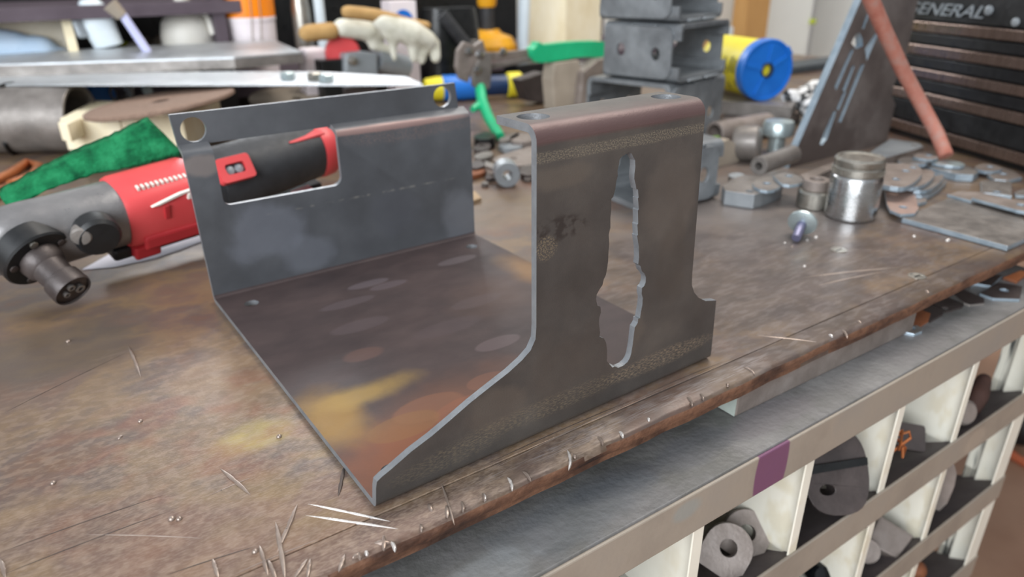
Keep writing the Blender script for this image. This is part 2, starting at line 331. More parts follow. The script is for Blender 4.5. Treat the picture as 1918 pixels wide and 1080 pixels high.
def sliver(a, b, wd, h, m, z=0, name='weld_gouge', bend=.008):
    a = Vector(inb(a)+(z,)); b = Vector(inb(b)+(z,)); d = b-a; L = d.length; d /= L; s = Vector((-d.y,d.x,0))
    bm = bmesh.new(); R = []
    for i in range(11):
        t = i/10; k = max(math.sin(PI*t)**.6, .04)
        if .44 < t < .56 and L > .012: k *= .72
        c = a+d*L*t+s*L*bend*math.sin(PI*t)+s*random.uniform(-.03,.03)*wd
        R.append([c-s*wd*k+Vector((0,0,-.0004)), c-s*wd*k*.6+Vector((0,0,h*k*.8)), c+Vector((0,0,h*k)), c+s*wd*k*.6+Vector((0,0,h*k*.8)), c+s*wd*k+Vector((0,0,-.0004))])
    rings(bm, R); return link(name, fin(bm,.8), m, bt)
GO = [[(-0.0844, 0.3162), (-0.0854, 0.2511)], [(-0.0653, 0.0967), (-0.057, 0.0587)], [(-0.0365, 0.0337), (-0.0595, 0.0023)], [(-0.0522, 0.0267), (-0.0624, -0.0192)], [(-0.0658, 0.014), (-0.069, -0.0111)], [(-0.0899, 0.0192), (-0.0909, 0.0027)], [(-0.0472, -0.0121), (-0.0594, -0.0225)], [(-0.0462, -0.0128), (-0.053, -0.0261)], [(-0.1853, 0.0885), (-0.1834, 0.0703)], [(-0.1138, 0.1711), (-0.1104, 0.1742)], [(-0.0654, 0.0008), (-0.0662, -0.0164)]]
GO2 = [[(0.0008, 0.0506), (-0.0138, 0.0253)], [(-0.0293, -0.021), (-0.0373, -0.031)], [(-0.0128, -0.0231), (-0.0049, -0.0281)], [(-0.0058, -0.0208), (-0.0109, -0.0316)], [(0.0277, -0.0129), (0.0262, -0.0201)], [(0.0359, -0.0203), (0.0309, -0.0302)]]
for k,(a,b) in enumerate(GO): sliver(a, b, .0015 if k not in (2,3) else .0019, .0014, BEADM)
for a,b in GO2: sliver(a, b, .0016, .0013, GROOVE if a == GO2[0][0] else BEADM)
for a,b in [[(-0.0314, 0.0302), (0.0024, -0.013)], [(-0.036, 0.0213), (0.0032, -0.0211)]]: sliver(a, b, .0009, .0009, BEADW, bend=.0)
a, b = [(0.0433, -0.002), (0.0311, -0.0377)]; sliver(a, b, .001, .001, BEADM)
EB = [[(0.1286, -0.0219), (0.1158, -0.0388)], [(0.0913, -0.0223), (0.0901, -0.033)], [(0.0802, -0.0213), (0.0752, -0.0336)], [(0.1546, -0.0231), (0.1508, -0.033)], [(0.1707, -0.0272), (0.1677, -0.0347)], [(0.241, -0.0259), (0.2346, -0.037)], [(0.252, -0.0289), (0.2479, -0.0361)], [(0.3103, -0.0231), (0.3084, -0.0358)], [(0.0591, -0.0243), (0.0561, -0.0318)], [(0.1284, -0.0282), (0.1271, -0.0323)], [(0.2794, -0.0313), (0.2772, -0.0348)], [(0.1981, -0.0277), (0.1959, -0.0314)]]
EB += [[(0.0152, -0.0253), (0.0129, -0.0313)], [(0.0448, -0.0228), (0.0406, -0.0319)], [(0.0592, -0.0245), (0.0563, -0.0317)], [(-0.0237, -0.024), (-0.0244, -0.0304)], [(-0.0195, -0.0257), (-0.02, -0.0295)], [(-0.0047, -0.0276), (-0.0063, -0.036)], [(-0.0275, -0.0264), (-0.0223, -0.0267)]]
EB += [[(0.5732, -0.0345), (0.5678, -0.041)], [(0.4583, -0.0314), (0.4556, -0.0377)], [(0.4146, -0.0318), (0.4124, -0.037)], [(0.4319, -0.0332), (0.4208, -0.0455)]]
for a,b in EB: sliver(a, b, .0012, .0016, BEADW if random.random()<.6 else BEADM, name='weld_bead', bend=.08)
for a,b in [[(0.5035, 0.0559), (0.613, 0.0087)], [(0.3643, 0.0034), (0.3945, -0.0336)], [(0.4985, 0.0344), (0.5885, 0.0127)]]: sliver(a, b, .0016, .0002, BEADM, name='pale_scrape', bend=.02)
SC = [[(-0.1793, 0.2562), (-0.0864, 0.3036)], [(-0.1858, 0.0742), (-0.0992, 0.0733)], [(-0.1471, 0.0834), (-0.089, 0.0371)], [(-0.0849, 0.0005), (-0.036, -0.0016)], [(-0.1851, 0.0942), (-0.1, 0.0909)], [(-0.08, 0.0733), (-0.0503, 0.0754)], [(-0.1139, 0.0217), (-0.067, 0.0138)]]
SC += [[(0.0676, -0.0094), (0.2503, -0.0068)], [(0.072, -0.0027), (0.2146, -0.0051)], [(0.172, -0.0087), (0.3207, -0.0132)], [(0.2217, -0.0048), (0.3051, -0.0082)]]
for a,b in SC: sliver(a, b, .0006, .00025, GROOVE if random.random()<.5 else BEADM, name='scratch_line', bend=.01)
for x,y in [(0.6056, 0.077), (0.6014, -0.0129)]:
    x, y = inb((x,y)); s_ = lathe('screw', [(.0085,-.001),(.0085,.0006),(.0065,.0007),(.006,.0002),(.001,.0002)], CHROME2, bt, (x,y,0))
    prism('screw_slot', [(x-.005,y-.0008),(x+.005,y-.0008),(x+.005,y+.0008),(x-.005,y+.0008)], 0, .00045, BLACK, s_)
for i,(x,y) in enumerate([(0.5768, 0.1267), (0.6207, 0.1156), (0.6049, 0.1164), (0.7329, 0.0187), (0.7144, 0.0486), (0.7301, 0.0186), (0.5328, 0.0714), (-0.0972, 0.1852), (-0.0226, 0.1072), (-0.155, 0.1442), (-0.1011, 0.0651), (-0.0975, 0.0625), (-0.0692, 0.01), (0.5732, 0.1144), (-0.1255, 0.355)]):
    r = .0013+.0012*random.random(); q = inb((x,y))
    lathe('spatter_drop', [(r,-.0004),(r*.9,r*.5),(r*.5,r*.9),(r*.1,r)], BEADW if i<7 else BEADM, bt, (q[0],q[1],0), n=10, sm=3)

# ------------------------------------------------------------------ the bolt bin rack below
rack = root('bolt_bin_rack', 'taupe and white bolt bin rack with slanting shelves under the bench top', 'storage rack', (0,0,0), (0,.014,-.012))
box('deck', (-.75,-.066,-.041), (.855,1.35,-.037), DECK, rack, .001)
YB = .16
for k in range(5):
    zt = -.038-.1395*k - (.001 if k==0 else 0)
    lip = box('front_lip', (-.75,-.0685,zt-.0375), (.852,-.0655,zt), LIP, rack, .0012)
    if k:
        bm = bmesh.new(); s = .8
        bm_prism(bm, [(-.0655,zt-.004),(-.0655,zt-.009),(YB,zt-.009-s*(YB+.0655)*.75),(YB,zt-.004-s*(YB+.0655)*.75)], -.75, .85, (), 'x')
        link('slanting_shelf', fin(bm), SHELF, rack)
XD = [-.639,-.495,-.351,-.207,-.063,.081,.225,.361,.505,.651]
for k in range(4):
    zt = -.0405-.0375-.1395*k; zb = -.038-.1395*(k+1)
    for i,x in enumerate(XD):
        dv = prism('divider', [(-.0645,zt+.03),(-.0645,zb-.004),(YB,zb-.004-.6*(YB+.0645)),(YB,zt+.03)], x-.0015, x, WHITE, rack, ax='x')
        box('divider_flange', (x-.0115,-.0662,zb-.002), (x,-.0645,zt+.006), WHITE, dv, .0005)
    prism('end_panel', [(-.0655,zt+.03),(-.0655,zb-.004),(-.022,zb-.036),(-.022,zt+.03)], .845, .8475, WHITE, rack, ax='x')
    box('end_flange', (.815,-.0672,zb-.003), (.8475,-.0655,zt+.006), WHITE, rack, .0005)
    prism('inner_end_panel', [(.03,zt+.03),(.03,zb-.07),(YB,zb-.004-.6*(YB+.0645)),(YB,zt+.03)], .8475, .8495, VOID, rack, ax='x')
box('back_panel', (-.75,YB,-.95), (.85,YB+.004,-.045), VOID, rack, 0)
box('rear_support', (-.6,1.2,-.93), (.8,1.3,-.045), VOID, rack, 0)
prism('corner_post', [(.836,-.064),(.851,-.064),(.851,-.04),(.836,-.04)], -.945, -.042, WHITE, rack)
# the spacer bar between plate and deck
sb = box('square_spacer_bar', (0,0,0), (.27,.024,.0235), STEEL2, None, .002)
q0 = (0.3, -0.029, -0.0395); sb.location = (q0[0], q0[1], -.0409); sb.rotation_euler = (0,.014,-.02)
box('sawn_end', (-.0004,.0008,.0008), (.0004,.0232,.0227), mat('pale_sawn_steel',['#a8b0a8','#bcc4bb'],60,.4,.06,.3), sb, 0)
T(sb, 'square steel bar wedged between the bench top and the grey rack deck', 'bar')

# ------------------------------------------------------------------ THE BRACKET: one bent sheet, unfolded and folded along its profile
H, TH, D, RB = .2125, .0050, .363, .010
FL = .040; Z1, Z2, Z3, JY = .1425, .1505, .1790, .012
prof = [(FL, H)]
def arc(cx, cz, r, a0, a1, k=7): return [(cx+r*math.cos(a0+(a1-a0)*i/k), cz+r*math.sin(a0+(a1-a0)*i/k)) for i in range(k+1)]
prof += arc(RB, H-RB, RB, PI/2, PI)
prof += arc(.006, .006, .006, PI, 1.5*PI, 5)
prof += arc(D-.008, .008, .008, -PI/2, 0, 6)
for i in range(13):
    t = i/12; s_ = t*t*(3-2*t); prof.append((D+JY*s_, Z1+(Z2-Z1)*t+(.002*math.sin(PI*t)*0)))
prof.append((D+JY+.0015, Z3))
cum = [0]
for a,b in zip(prof, prof[1:]): cum.append(cum[-1]+math.hypot(b[0]-a[0], b[1]-a[1]))
nrm = []
for i in range(len(prof)):
    a = prof[max(i-1,0)]; b = prof[min(i+1,len(prof)-1)]; L_ = math.hypot(b[0]-a[0],b[1]-a[1]); nrm.append((-(b[1]-a[1])/L_, (b[0]-a[0])/L_))
def fold(v, off):
    i = 0
    while i < len(cum)-2 and v > cum[i+1]: i += 1
    t = (v-cum[i])/(cum[i+1]-cum[i]); t = min(max(t,0),1)
    y = prof[i][0]*(1-t)+prof[i+1][0]*t; z = prof[i][1]*(1-t)+prof[i+1][1]*t
    n = (nrm[i][0]*(1-t)+nrm[i+1][0]*t, nrm[i][1]*(1-t)+nrm[i+1][1]*t); k = math.hypot(*n)
    return y+n[0]/k*off, z+n[1]/k*off
iF0 = 1+7; vF0 = cum[iF0]                                # start of the straight front
vF1 = cum[iF0+1]                                          # its end (z=.006)
vB0 = cum[iF0+1+5]; vB1 = cum[iF0+7]                      # base straight
iU = iF0+7+6; vU = cum[iU]                                # start of the straight back (z=.008)
vJ0 = cum[iU+1]; vJ1 = cum[iU+13]
vf = lambda z: vF0+(H-RB-z)
def vb(z):
    if z <= Z1: return vU+(z-.008)
    for i in range(iU+1, len(prof)-1):
        if prof[i][1] <= z <= prof[i+1][1]: return cum[i]+(z-prof[i][1])/(prof[i+1][1]-prof[i][1])*(cum[i+1]-cum[i])
    return cum[-1]
def sheet(name, outer, holes, m, parent, seams=()):
    loops = [outer]+list(holes)
    bm = bmesh.new()
    flat = [p for l in loops for p in l]
    V = [bm.verts.new((p[0],p[1],0)) for p in flat]
    for t in tessellate_polygon([[Vector((a,b,0)) for a,b in l] for l in loops]):
        try: bm.faces.new([V[i] for i in t])
        except ValueError: pass
    vmin, vmax = min(p[1] for p in outer), max(p[1] for p in outer)
    for c in cum:
        if vmin+1e-5 < c < vmax-1e-5:
            bmesh.ops.bisect_plane(bm, geom=bm.verts[:]+bm.edges[:]+bm.faces[:], dist=1e-7, plane_co=(0,c,0), plane_no=(0,1,0))
    bmesh.ops.recalc_face_normals(bm, faces=bm.faces)
    bm.verts.index_update()
    out = bmesh.new()
    O = {}; I = {}
    for v in bm.verts:
        y,z = fold(v.co.y, 0); O[v.index] = out.verts.new((v.co.x,y,z)); y,z = fold(v.co.y, TH); I[v.index] = out.verts.new((v.co.x,y,z))
    for f in bm.faces:
        ids = [v.index for v in f.verts]
        out.faces.new([O[i] for i in ids]); out.faces.new([I[i] for i in reversed(ids)])
    for ed in bm.edges:
        if ed.is_boundary:
            a, b = ed.verts
            if any(abs(a.co.y-s)<1e-6 and abs(b.co.y-s)<1e-6 for s in seams): continue
            f = out.faces.new((O[a.index],O[b.index],I[b.index],I[a.index])); f.material_index = 1
    bm.free()
    me = fin(out, .5); o = link(name, me, [m, EDGE], parent); return o
br = root('bent_sheet_bracket', 'bent dark steel bracket with ragged cutout in its front and round mounting holes', 'bracket', (0,0,.0004))
FX0, FX1 = .1192, .2615
xfr = lambda z: FX1+(.2667-FX1)*(H-z)/.14
# top flange with its bend
hol = [circ(.1315, cum[0]+FL-.0215+0, .0100, 28), circ(.2475, cum[0]+FL-.0215, .0100, 28)]
hol = [[(x, (v)) for x,v in h] for h in hol]
hol = [circ(.1345, FL-.0235, .0100, 28), circ(.2465, FL-.0225, .0100, 28)]
sheet('top_flange', [(FX0,0),(FX0,vF0),(FX1,vF0),(FX1,.004),(FX1-.004,0)], hol, FRONT, br, (vF0,))
left = [(0.0009, -0.0001), (0.001, 0.0158), (0.002, 0.0201), (0.0056, 0.0222), (0.0114, 0.0245), (0.0258, 0.0312), (0.04, 0.0362), (0.0531, 0.042), (0.0681, 0.0489), (0.0838, 0.055), (0.0974, 0.0601), (0.1079, 0.0654), (0.1147, 0.0702), (0.1186, 0.0771), (0.12, 0.0858)]
right = [(0.2648, 0.0837), (0.2656, 0.0753), (0.2691, 0.0684), (0.2747, 0.0625), (0.2837, 0.057), (0.2966, 0.0539), (0.2989, 0.0022)]
cut = [(0.1926, 0.1867), (0.1947, 0.1857), (0.1962, 0.1832), (0.1981, 0.1807), (0.1987, 0.1765), (0.1983, 0.1722), (0.1984, 0.1685), (0.2, 0.1644), (0.2008, 0.1613), (0.2024, 0.1607), (0.2034, 0.155), (0.2029, 0.1547), (0.2043, 0.147), (0.2036, 0.1463), (0.2046, 0.1369), (0.2039, 0.1362), (0.2051, 0.1286), (0.2043, 0.1282), (0.2066, 0.12), (0.2076, 0.1114), (0.2072, 0.1068), (0.2095, 0.1049), (0.211, 0.1009), (0.214, 0.098), (0.2157, 0.0947), (0.2158, 0.0909), (0.2146, 0.0884), (0.2125, 0.0874), (0.2126, 0.0829), (0.214, 0.0792), (0.214, 0.0735), (0.213, 0.0681), (0.2126, 0.0637), (0.2108, 0.0638), (0.2108, 0.0608), (0.2092, 0.0589), (0.2079, 0.0577), (0.2075, 0.0525), (0.207, 0.0445), (0.2059, 0.0365), (0.2047, 0.0333), (0.2026, 0.0309), (0.1987, 0.0294), (0.1936, 0.0293), (0.1901, 0.0317), (0.1879, 0.0316), (0.1849, 0.0355), (0.1822, 0.0388), (0.1819, 0.0481), (0.1805, 0.0543), (0.1781, 0.0585), (0.174, 0.061), (0.1744, 0.0642), (0.173, 0.0713), (0.173, 0.0757), (0.1744, 0.0796), (0.1736, 0.0842), (0.1707, 0.0861), (0.1694, 0.0907), (0.1698, 0.0942), (0.1721, 0.0973), (0.1746, 0.0998), (0.1756, 0.1037), (0.1773, 0.1064), (0.1781, 0.1104), (0.1788, 0.1164), (0.1787, 0.1225), (0.1791, 0.1284), (0.1782, 0.1346), (0.1794, 0.1393), (0.179, 0.1462), (0.1794, 0.1519), (0.179, 0.1587), (0.1806, 0.1597), (0.1821, 0.1647), (0.1827, 0.1702), (0.1837, 0.1728), (0.1832, 0.1766), (0.1842, 0.1801), (0.1845, 0.1832), (0.1861, 0.1848), (0.1892, 0.1857)]
zlo = .006
fo = [(FX0,vF0),(FX0,vf(left[-1][1]))]+[(x,vf(max(z,zlo))) for x,z in reversed(left[1:-1])]+[(0.0,vF1),(0.0,vB0),(.299,vB0),(.298,vF1)]
rr = [(x,z) for x,z in right]
fo += [(rr[-2][0],vf(rr[-2][1]))]+[(x,vf(z)) for x,z in reversed(rr[:-2])]+[(FX1,vF0)]
sheet('front_panel', fo, [[(x,vf(z)) for x,z in cut]], FRONT, br, (vF0,vB0))
vy = lambda y: vB0+(y-.006)
bo = [(0,vB0),(0,vU),(.3,vU),(.299,vB0)]
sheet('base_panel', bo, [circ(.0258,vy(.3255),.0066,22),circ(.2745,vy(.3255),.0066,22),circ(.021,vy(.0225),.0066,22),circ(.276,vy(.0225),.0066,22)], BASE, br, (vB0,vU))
wx0, wx1, wz0 = .0248, .1425, .0935
vS = vJ1
bo = [(0,vU),(-.002,vS),(wx0-.001,vS)]+[(x,vb(z)) for x,z in ([(wx0,.115)]+[(wx0+.007+.007*math.cos(PI+a), wz0+.007+.007*math.sin(PI+a)) for a in [i*PI/2/6 for i in range(7)]]+[(wx1-.009+.009*math.cos(-PI/2+a), wz0+.009+.009*math.sin(-PI/2+a)) for a in [i*PI/2/6 for i in range(7)]]+[(wx1,.135)])]+[(wx1,vJ1-.006),(wx1-.003,vS),(.299,vS),(.3,vU)]
sheet('back_panel', bo, [], BACKM, br, (vU,))
sheet('mounting_strip', [(-.002,vS),(-.004,cum[-1]),(.2895,cum[-1]),(.2915,vS+.004),(.2915,vS)], [circ(.0135,vS+.0135,.0110,28),circ(.2725,vS+.0155,.0110,28)], BACKM, br, ())

# ------------------------------------------------------------------ the red angle tool behind the bracket
tool = root('cordless_angle_tool', 'red and grey cordless right angle power tool with black nose lying behind the bracket', 'power tool')
tO = Vector((-.128,.487,.058)); tX = Vector((.334,.078,.012)).normalized()
frame(tool, tO, tX, (0,-.32,1))
loft('gear_head', [(-.052,.006,0,.006,.006),(-.049,.006,0,.014,.018),(-.040,.006,0,.021,.028),(-.022,.005,0,.026,.035),(0,.004,0,.028,.036),(.025,.002,.002,.029,.034),(.05,0,.004,.031,.033),(.084,0,.004,.0325,.033)], HEADM, tool, 32, 2.5)
rs = loft('red_body_shell', [(.078,0,.004,.0335,.0335),(.083,0,.004,.0355,.0350),(.11,0,.004,.0365,.0355),(.14,0,.004,.0372,.0365),(.158,0,.004,.0375,.037),(.163,0,.004,.035,.035)], RED, tool, 36, 3.0, .5)
box('red_side_rib', (.088,-.0390,-.026), (.160,-.033,-.010), REDD, rs, .003)
box('red_wedge_notch', (.112,-.0385,.006), (.118,-.0360,.022), REDD, rs, .001)
for i in range(11):
    box('white_tick', (.095+i*.0050,-.0215,.0365), (.0972+i*.0050,-.0150,.0402), CREAM, rs, 0)
prism('white_slash', [(.100,.024),(.130,.0315),(.158,.0340),(.130,.0290),(.108,.0240)], -.0372, -.0335, CREAM, rs, ax='y')
for i in range(4):
    prism('white_letter_mark', [(.138+i*.0048,.023),(.1410+i*.0048,.023),(.1420+i*.0048,.029),(.139+i*.0048,.029)], -.0385, -.035, CREAM, rs, ax='y')
loft('dark_collar', [(.160,0,.004,.033,.034),(.175,0,.004,.032,.033),(.190,0,.004,.034,.035)], RUBBER, tool, 32, 2.4)
loft('grip', [(.186,0,.010,.0345,.0335),(.196,0,.011,.037,.036),(.26,0,.015,.037,.035),(.30,0,.018,.036,.0335),(.325,0,.019,.035,.0325),(.329,0,.019,.033,.031)], RUBBER, tool, 36, 2.3)
cap_ = loft('tail_cap', [(.318,0,.019,.0355,.033),(.324,0,.019,.0365,.034),(.338,0,.019,.035,.033),(.345,0,.019,.031,.029),(.347,0,.019,.02,.018)], RED, tool, 36, 2.4)
prism('red_tail_point', [(.275,.0480),(.325,.0515),(.325,.0440),(.30,.0450)], -.020, -.006, RED, tool, ax='y', b=.001)
sw = root('x','','') if False else None
M_ = Matrix.Translation((.1985,-.0285,.0385)) @ Matrix.Rotation(-.80,4,'X')
sw = prism('switch_frame', rrect(-.020,-.014,.020,.014,.004), -.004, .006, RED, tool, holes=[rrect(-.012,-.006,.012,.006,.004)], ax='y', b=.001); sw.matrix_local = M_
for dx in (-.0055,.0055): lathe('switch_button', [(.0055,0),(.005,.003),(.002,.004)], CAST, sw, (dx,.003,0), (0,-1,0))
prism('red_lower_tab', [(.285,-.034),(.31,-.032),(.31,-.024),(.283,-.026)], -.022, -.008, REDD, tool, ax='y', b=.001)
box('black_paddle', (.062,-.020,-.043), (.215,.02,-.028), BLACK, tool, .004)
box('black_lever', (.21,-.012,-.040), (.33,.012,-.026), BLACK, tool, .003)
box('red_lower_block', (.080,-.030,-.042), (.108,.02,-.026), REDD, tool, .003)
box('chrome_clip', (.046,-.0335,.004), (.054,-.028,.018), CHROME2, tool, .001)
# nose: its axis drops towards the bench; built in world space, then parented
inv = tool.matrix_world.inverted()
Dc = Vector((-0.1283, 0.462, 0.0439)); Tp = Vector((-.1095,.4255,.0187)); nd = (Tp-Dc).normalized(); nl = (Tp-Dc).length
lathe('face_plate', [(.031,-.022),(.0325,-.020),(.0325,-.002),(.031,0),(.004,0)], BLACK, tool, inv@Dc, inv.to_3x3()@nd, 36)
u_ = nd.orthogonal().normalized(); v_ = nd.cross(u_)
for i in range(5):
    a = i*2*PI/5+.3; p = Dc+(u_*math.cos(a)+v_*math.sin(a))*.0245
    lathe('plate_bolt', [(.0038,-.001),(.0038,.0016),(.002,.002)], CHROME2 if i%2 else DARKST, tool, inv@p, inv.to_3x3()@nd, 12)
ns = lathe('nose_chuck', [(.0200,-.001),(.0185,.010),(.0155,.014),(.0150,nl*.62),(.0175,nl*.66),(.0180,nl-.002),(.0172,nl),(.0162,nl-.0015),(.0165,nl-.003),(.001,nl-.003)], DARKST, tool, inv@Dc, inv.to_3x3()@nd, 36)
box('nose_flat', (-.006,-.0165,.02), (.006,-.0130,.034), STEEL2, ns, .001).matrix_local = axM(inv@Dc, inv.to_3x3()@nd)
for a, r in ((2.2,.0045),(4.2,.0035),(5.6,.003)):
    p = Tp+(u_*math.cos(a)+v_*math.sin(a))*.0065
    hollow('nose_pin', r, r*.55, .004, STEEL, ns, inv@p-(inv.to_3x3()@nd)*.003, inv.to_3x3()@nd, 16)
kc = Vector((-0.0754, 0.448, 0.0568))
kn = lathe('selector_knob', [(.019,-.022),(.021,-.018),(.021,-.004),(.018,0),(.004,.001)], BLACK, tool, inv@kc, inv.to_3x3()@Vector((.1,-.9,-.3)), 24)
kk = Vector((-0.0909, 0.445, 0.0628))
lathe('knurled_knob', [(.008,-.014),(.0095,-.012),(.0095,-.002),(.008,0),(.003,.0006)], STEEL, tool, inv@kk, inv.to_3x3()@Vector((-.2,-.9,-.2)), 20)

# green pad, paper, wires
bot = [Vector(p) for p in [(-0.1403, 0.535, 0.0768), (-0.1042, 0.535, 0.0914), (-0.0579, 0.535, 0.1011), (-0.0216, 0.535, 0.1021), (0.006, 0.535, 0.1054), (0.0276, 0.535, 0.1081)]]
top = [Vector(p) for p in [(-0.1464, 0.555, 0.0888), (-0.1131, 0.555, 0.1032), (-0.0714, 0.555, 0.1192), (-0.0417, 0.555, 0.1275), (-0.0162, 0.555, 0.1368), (0.0051, 0.555, 0.1439)]]
bm = bmesh.new(); n = 36; R = []
def pl(L, t):
    k = t*(len(L)-1); i = min(int(k),len(L)-2); return L[i].lerp(L[i+1], k-i)
back = Vector((.002,.011,.004))
for i in range(n+1):
    t = i/n; r = []
    for j in range(9): r.append(pl(bot,t).lerp(pl(top,t), j/8)+Vector((0,random.uniform(-.001,.001)-.004*math.sin(PI*j/8),random.uniform(-.0008,.0008))))
    R.append(r+[p+back for p in reversed(r)])
rings(bm, R)
T(link('scouring_pad', fin(bm,9), GREENPAD), 'rectangular green scouring pad leaning on the red power tool', 'scouring pad')
pp = [(-0.0937, 0.5333, 0.0012), (-0.0564, 0.5729, 0.0012), (-0.0108, 0.587, 0.0012), (0.0512, 0.6135, 0.0012), (0.0401, 0.5482, 0.0012), (0.001, 0.5292, 0.0012), (-0.0234, 0.5209, 0.0012), (-0.0642, 0.5204, 0.0012)]
T(prism('paper_sheet', [p[:2] for p in pp], .0006, .0014, PAPER), 'folded white paper strip lying under the red power tool', 'paper')
for k,(L,m,lb) in enumerate((( [(-0.1647, 0.9783, 0.008), (-0.1353, 1.0319, 0.008), (-0.1098, 1.0971, 0.008), (-0.0939, 1.0537, 0.008), (-0.1091, 0.9916, 0.008), (-0.1386, 0.958, 0.008)], COPPER, 'pinkish copper cable loop beside the big pipe at left'),
                         ( [(-0.1707, 0.8897, 0.006), (-0.1471, 0.9274, 0.006), (-0.1213, 0.9719, 0.006), (-0.0931, 1.0206, 0.006)], WOODT, 'tan cord beneath the green pad at left'),
                         ( [(-0.1693, 0.9336, 0.007), (-0.1424, 0.9545, 0.007), (-0.117, 0.9829, 0.007)], RUST, 'rust brown rod beneath the green pad at left'))):
    T(tube('cable' if k<2 else 'rusty_rod', L, .0075-.0015*k, m, None, 10), lb, 'cable' if k<2 else 'rod')

# ------------------------------------------------------------------ left: pipe, wood, disc, sheets
pd = Vector((.82,-.57,.0)).normalized(); pc = Vector((-0.0404, 1.1892, 0.0588))
hollow('steel_pipe', .0582, .053, .30, STEEL, None, pc-pd*.26, pd, 40)
pipe = bpy.data.objects['steel_pipe']; T(pipe, 'wide grey steel pipe with dark open mouth at the left edge', 'pipe')
pts = []
for i in range(25):
    a = -2.6+4.4*i/24; q = axM(pc-pd*.085, pd); pts.append(q@Vector((.0588*math.cos(a), .0588*math.sin(a), .012*math.sin(a*1.5))))
T(tube('rubber_strap', pts, .0035, BLACK, None, 8, 1.6), 'dark strap looped around the wide grey pipe', 'strap')
wd = root('wood_block', 'pale notched wooden boards lying between the wide pipe and the bracket', 'wood')
wy = 1.12
prism('board', [(-0.048, 1.0669), (0.0316, 1.0183), (0.1071, 1.1317), (0.0239, 1.2356)], .026, .078, WOOD, wd, b=.001)
prism('board', [(0.0331, 1.0171), (0.1197, 0.9731), (0.2128, 1.0958), (0.1087, 1.1304)], .026, .077, WOOD, wd, b=.001)
prism('notch_lip', [(-0.0545, 1.0271), (-0.0437, 1.002), (-0.006, 1.0741), (-0.015, 1.0999)], .050, .0782, WOOD, wd, b=.001)
q = (0.0418, 1.0608, 0.026); box('batten', (q[0]-.06,q[1]+.01,.0006), (q[0]+.08,q[1]+.06,.0256), DARKST, wd, .002)
def disc(name, c, nrm_, r, m, label, th=.004):
    o = lathe(name, [(r*.12,-th),(r*.97,-th),(r,-th*.6),(r,th*.6),(r*.97,th),(r*.16,th),(r*.12,th*.6)], m, None, c, nrm_, 56, c0=False, c1=False)
    return T(o, label, 'disc')
disc('abrasive_disc', (0.0969, 0.998, 0.097), (-.10,.04,.99), .118, MESHD, 'large brown mesh abrasive disc resting on the pale wood')
disc('abrasive_disc', (0.4148, 1.26, 0.0349), (.03,-.12,.98), .100, STONE, 'beige abrasive disc mostly hidden behind the bracket strip')
q = (0.4148, 1.26, 0.0349); T(box('support_block', (q[0]-.04,1.24,.0005), (q[0]+.04,1.31,q[2]-.012), VOID, None, .003), 'black block carrying the beige abrasive disc', 'block')
T(prism('sheet_steel_strip', [(-0.132, 1.2481), (0.4551, 0.7507), (0.4782, 0.855), (0.3848, 1.0201), (-0.1268, 1.4633)], .1175, .1203, BRIGHT), 'long thin shiny steel strip lying level across the bench clutter', 'steel strip')
ch = root('steel_channel', 'grey steel channel with bright top lying on the shiny strip', 'steel channel')
prism('web', [(-0.1234, 1.3623), (0.2712, 1.1697), (0.4094, 1.1729), (0.458, 1.4979), (-0.1175, 1.6092)], .139, .142, BRIGHT, ch)
prism('flange', [(-0.1234, 1.3623), (0.2712, 1.1697), (0.4094, 1.1729), (0.4098, 1.1862), (0.2723, 1.1809), (-0.1232, 1.3727)], .1204, .139, STEEL, ch)
prism('flange', [(-0.1178, 1.5958), (0.4367, 1.4804), (0.458, 1.4979), (-0.1175, 1.6092)], .1204, .139, STEEL, ch)
for k,(p,lb) in enumerate((((0.4923, 1.2048, 0.0),'black steel block propping the right end of the shiny strip'),((0.2671, 1.2724, 0.0),'black steel block behind the brown disc under the strip'))):
    T(box('support_block', (p[0]-.03,p[1]-.02+.03,.0005), (p[0]+.03,p[1]+.02+.03,.1172), VOID, None, .003), lb, 'block')
# small things under the strip
c = (0.0422, 1.3, 0.0775); bc = root('blue_cap_fitting', 'bright blue plastic cap under the shiny strip at left', 'cap', (c[0],c[1],c[2]))
lathe('cap_body', [(.024,-.03),(.027,-.026),(.027,.006),(.022,.012),(.004,.012)], BLUE, bc, d=(.3,-.9,.1))
hollow('cap_ring', .030, .025, .008, CAST, bc, (0,.01,-.002), (.3,-.9,.1))
T(box('dusty_block', (c[0]-.05,1.27,.0005), (c[0]+.13,1.36,c[2]-.029), DARKST, None, .004), 'dark block under the blue cap behind the abrasive disc', 'block')
c = (0.0789, 1.29, 0.0801); T(hollow('black_tube', .022, .018, .06, STEEL, None, (c[0],c[1]+.06,c[2]), (0,-1,0), 28), 'grey tube with black bore facing out under the shiny strip', 'tube')
for x,y in ((107,174),(143,178),(275,167)):
    c = PYX[(x,y)] if False else None
for k,c in enumerate([(-0.0316, 1.24, 0.0973), (-0.0025, 1.24, 0.0905), (0.1181, 1.24, 0.0892)]):
    b_ = T(lathe('hex_bolt', [(.010,0),(.010,.007),(.005,.0075),(.005,.03)], ZINC, None, (c[0],c[1],c[2]-.004), (0,.9,.2), 6, c1=True), ['small shiny bolt right above the wide pipe mouth','small shiny bolt beside the blue cap','small shiny bolt right of the black bored tube'][k], 'bolt')

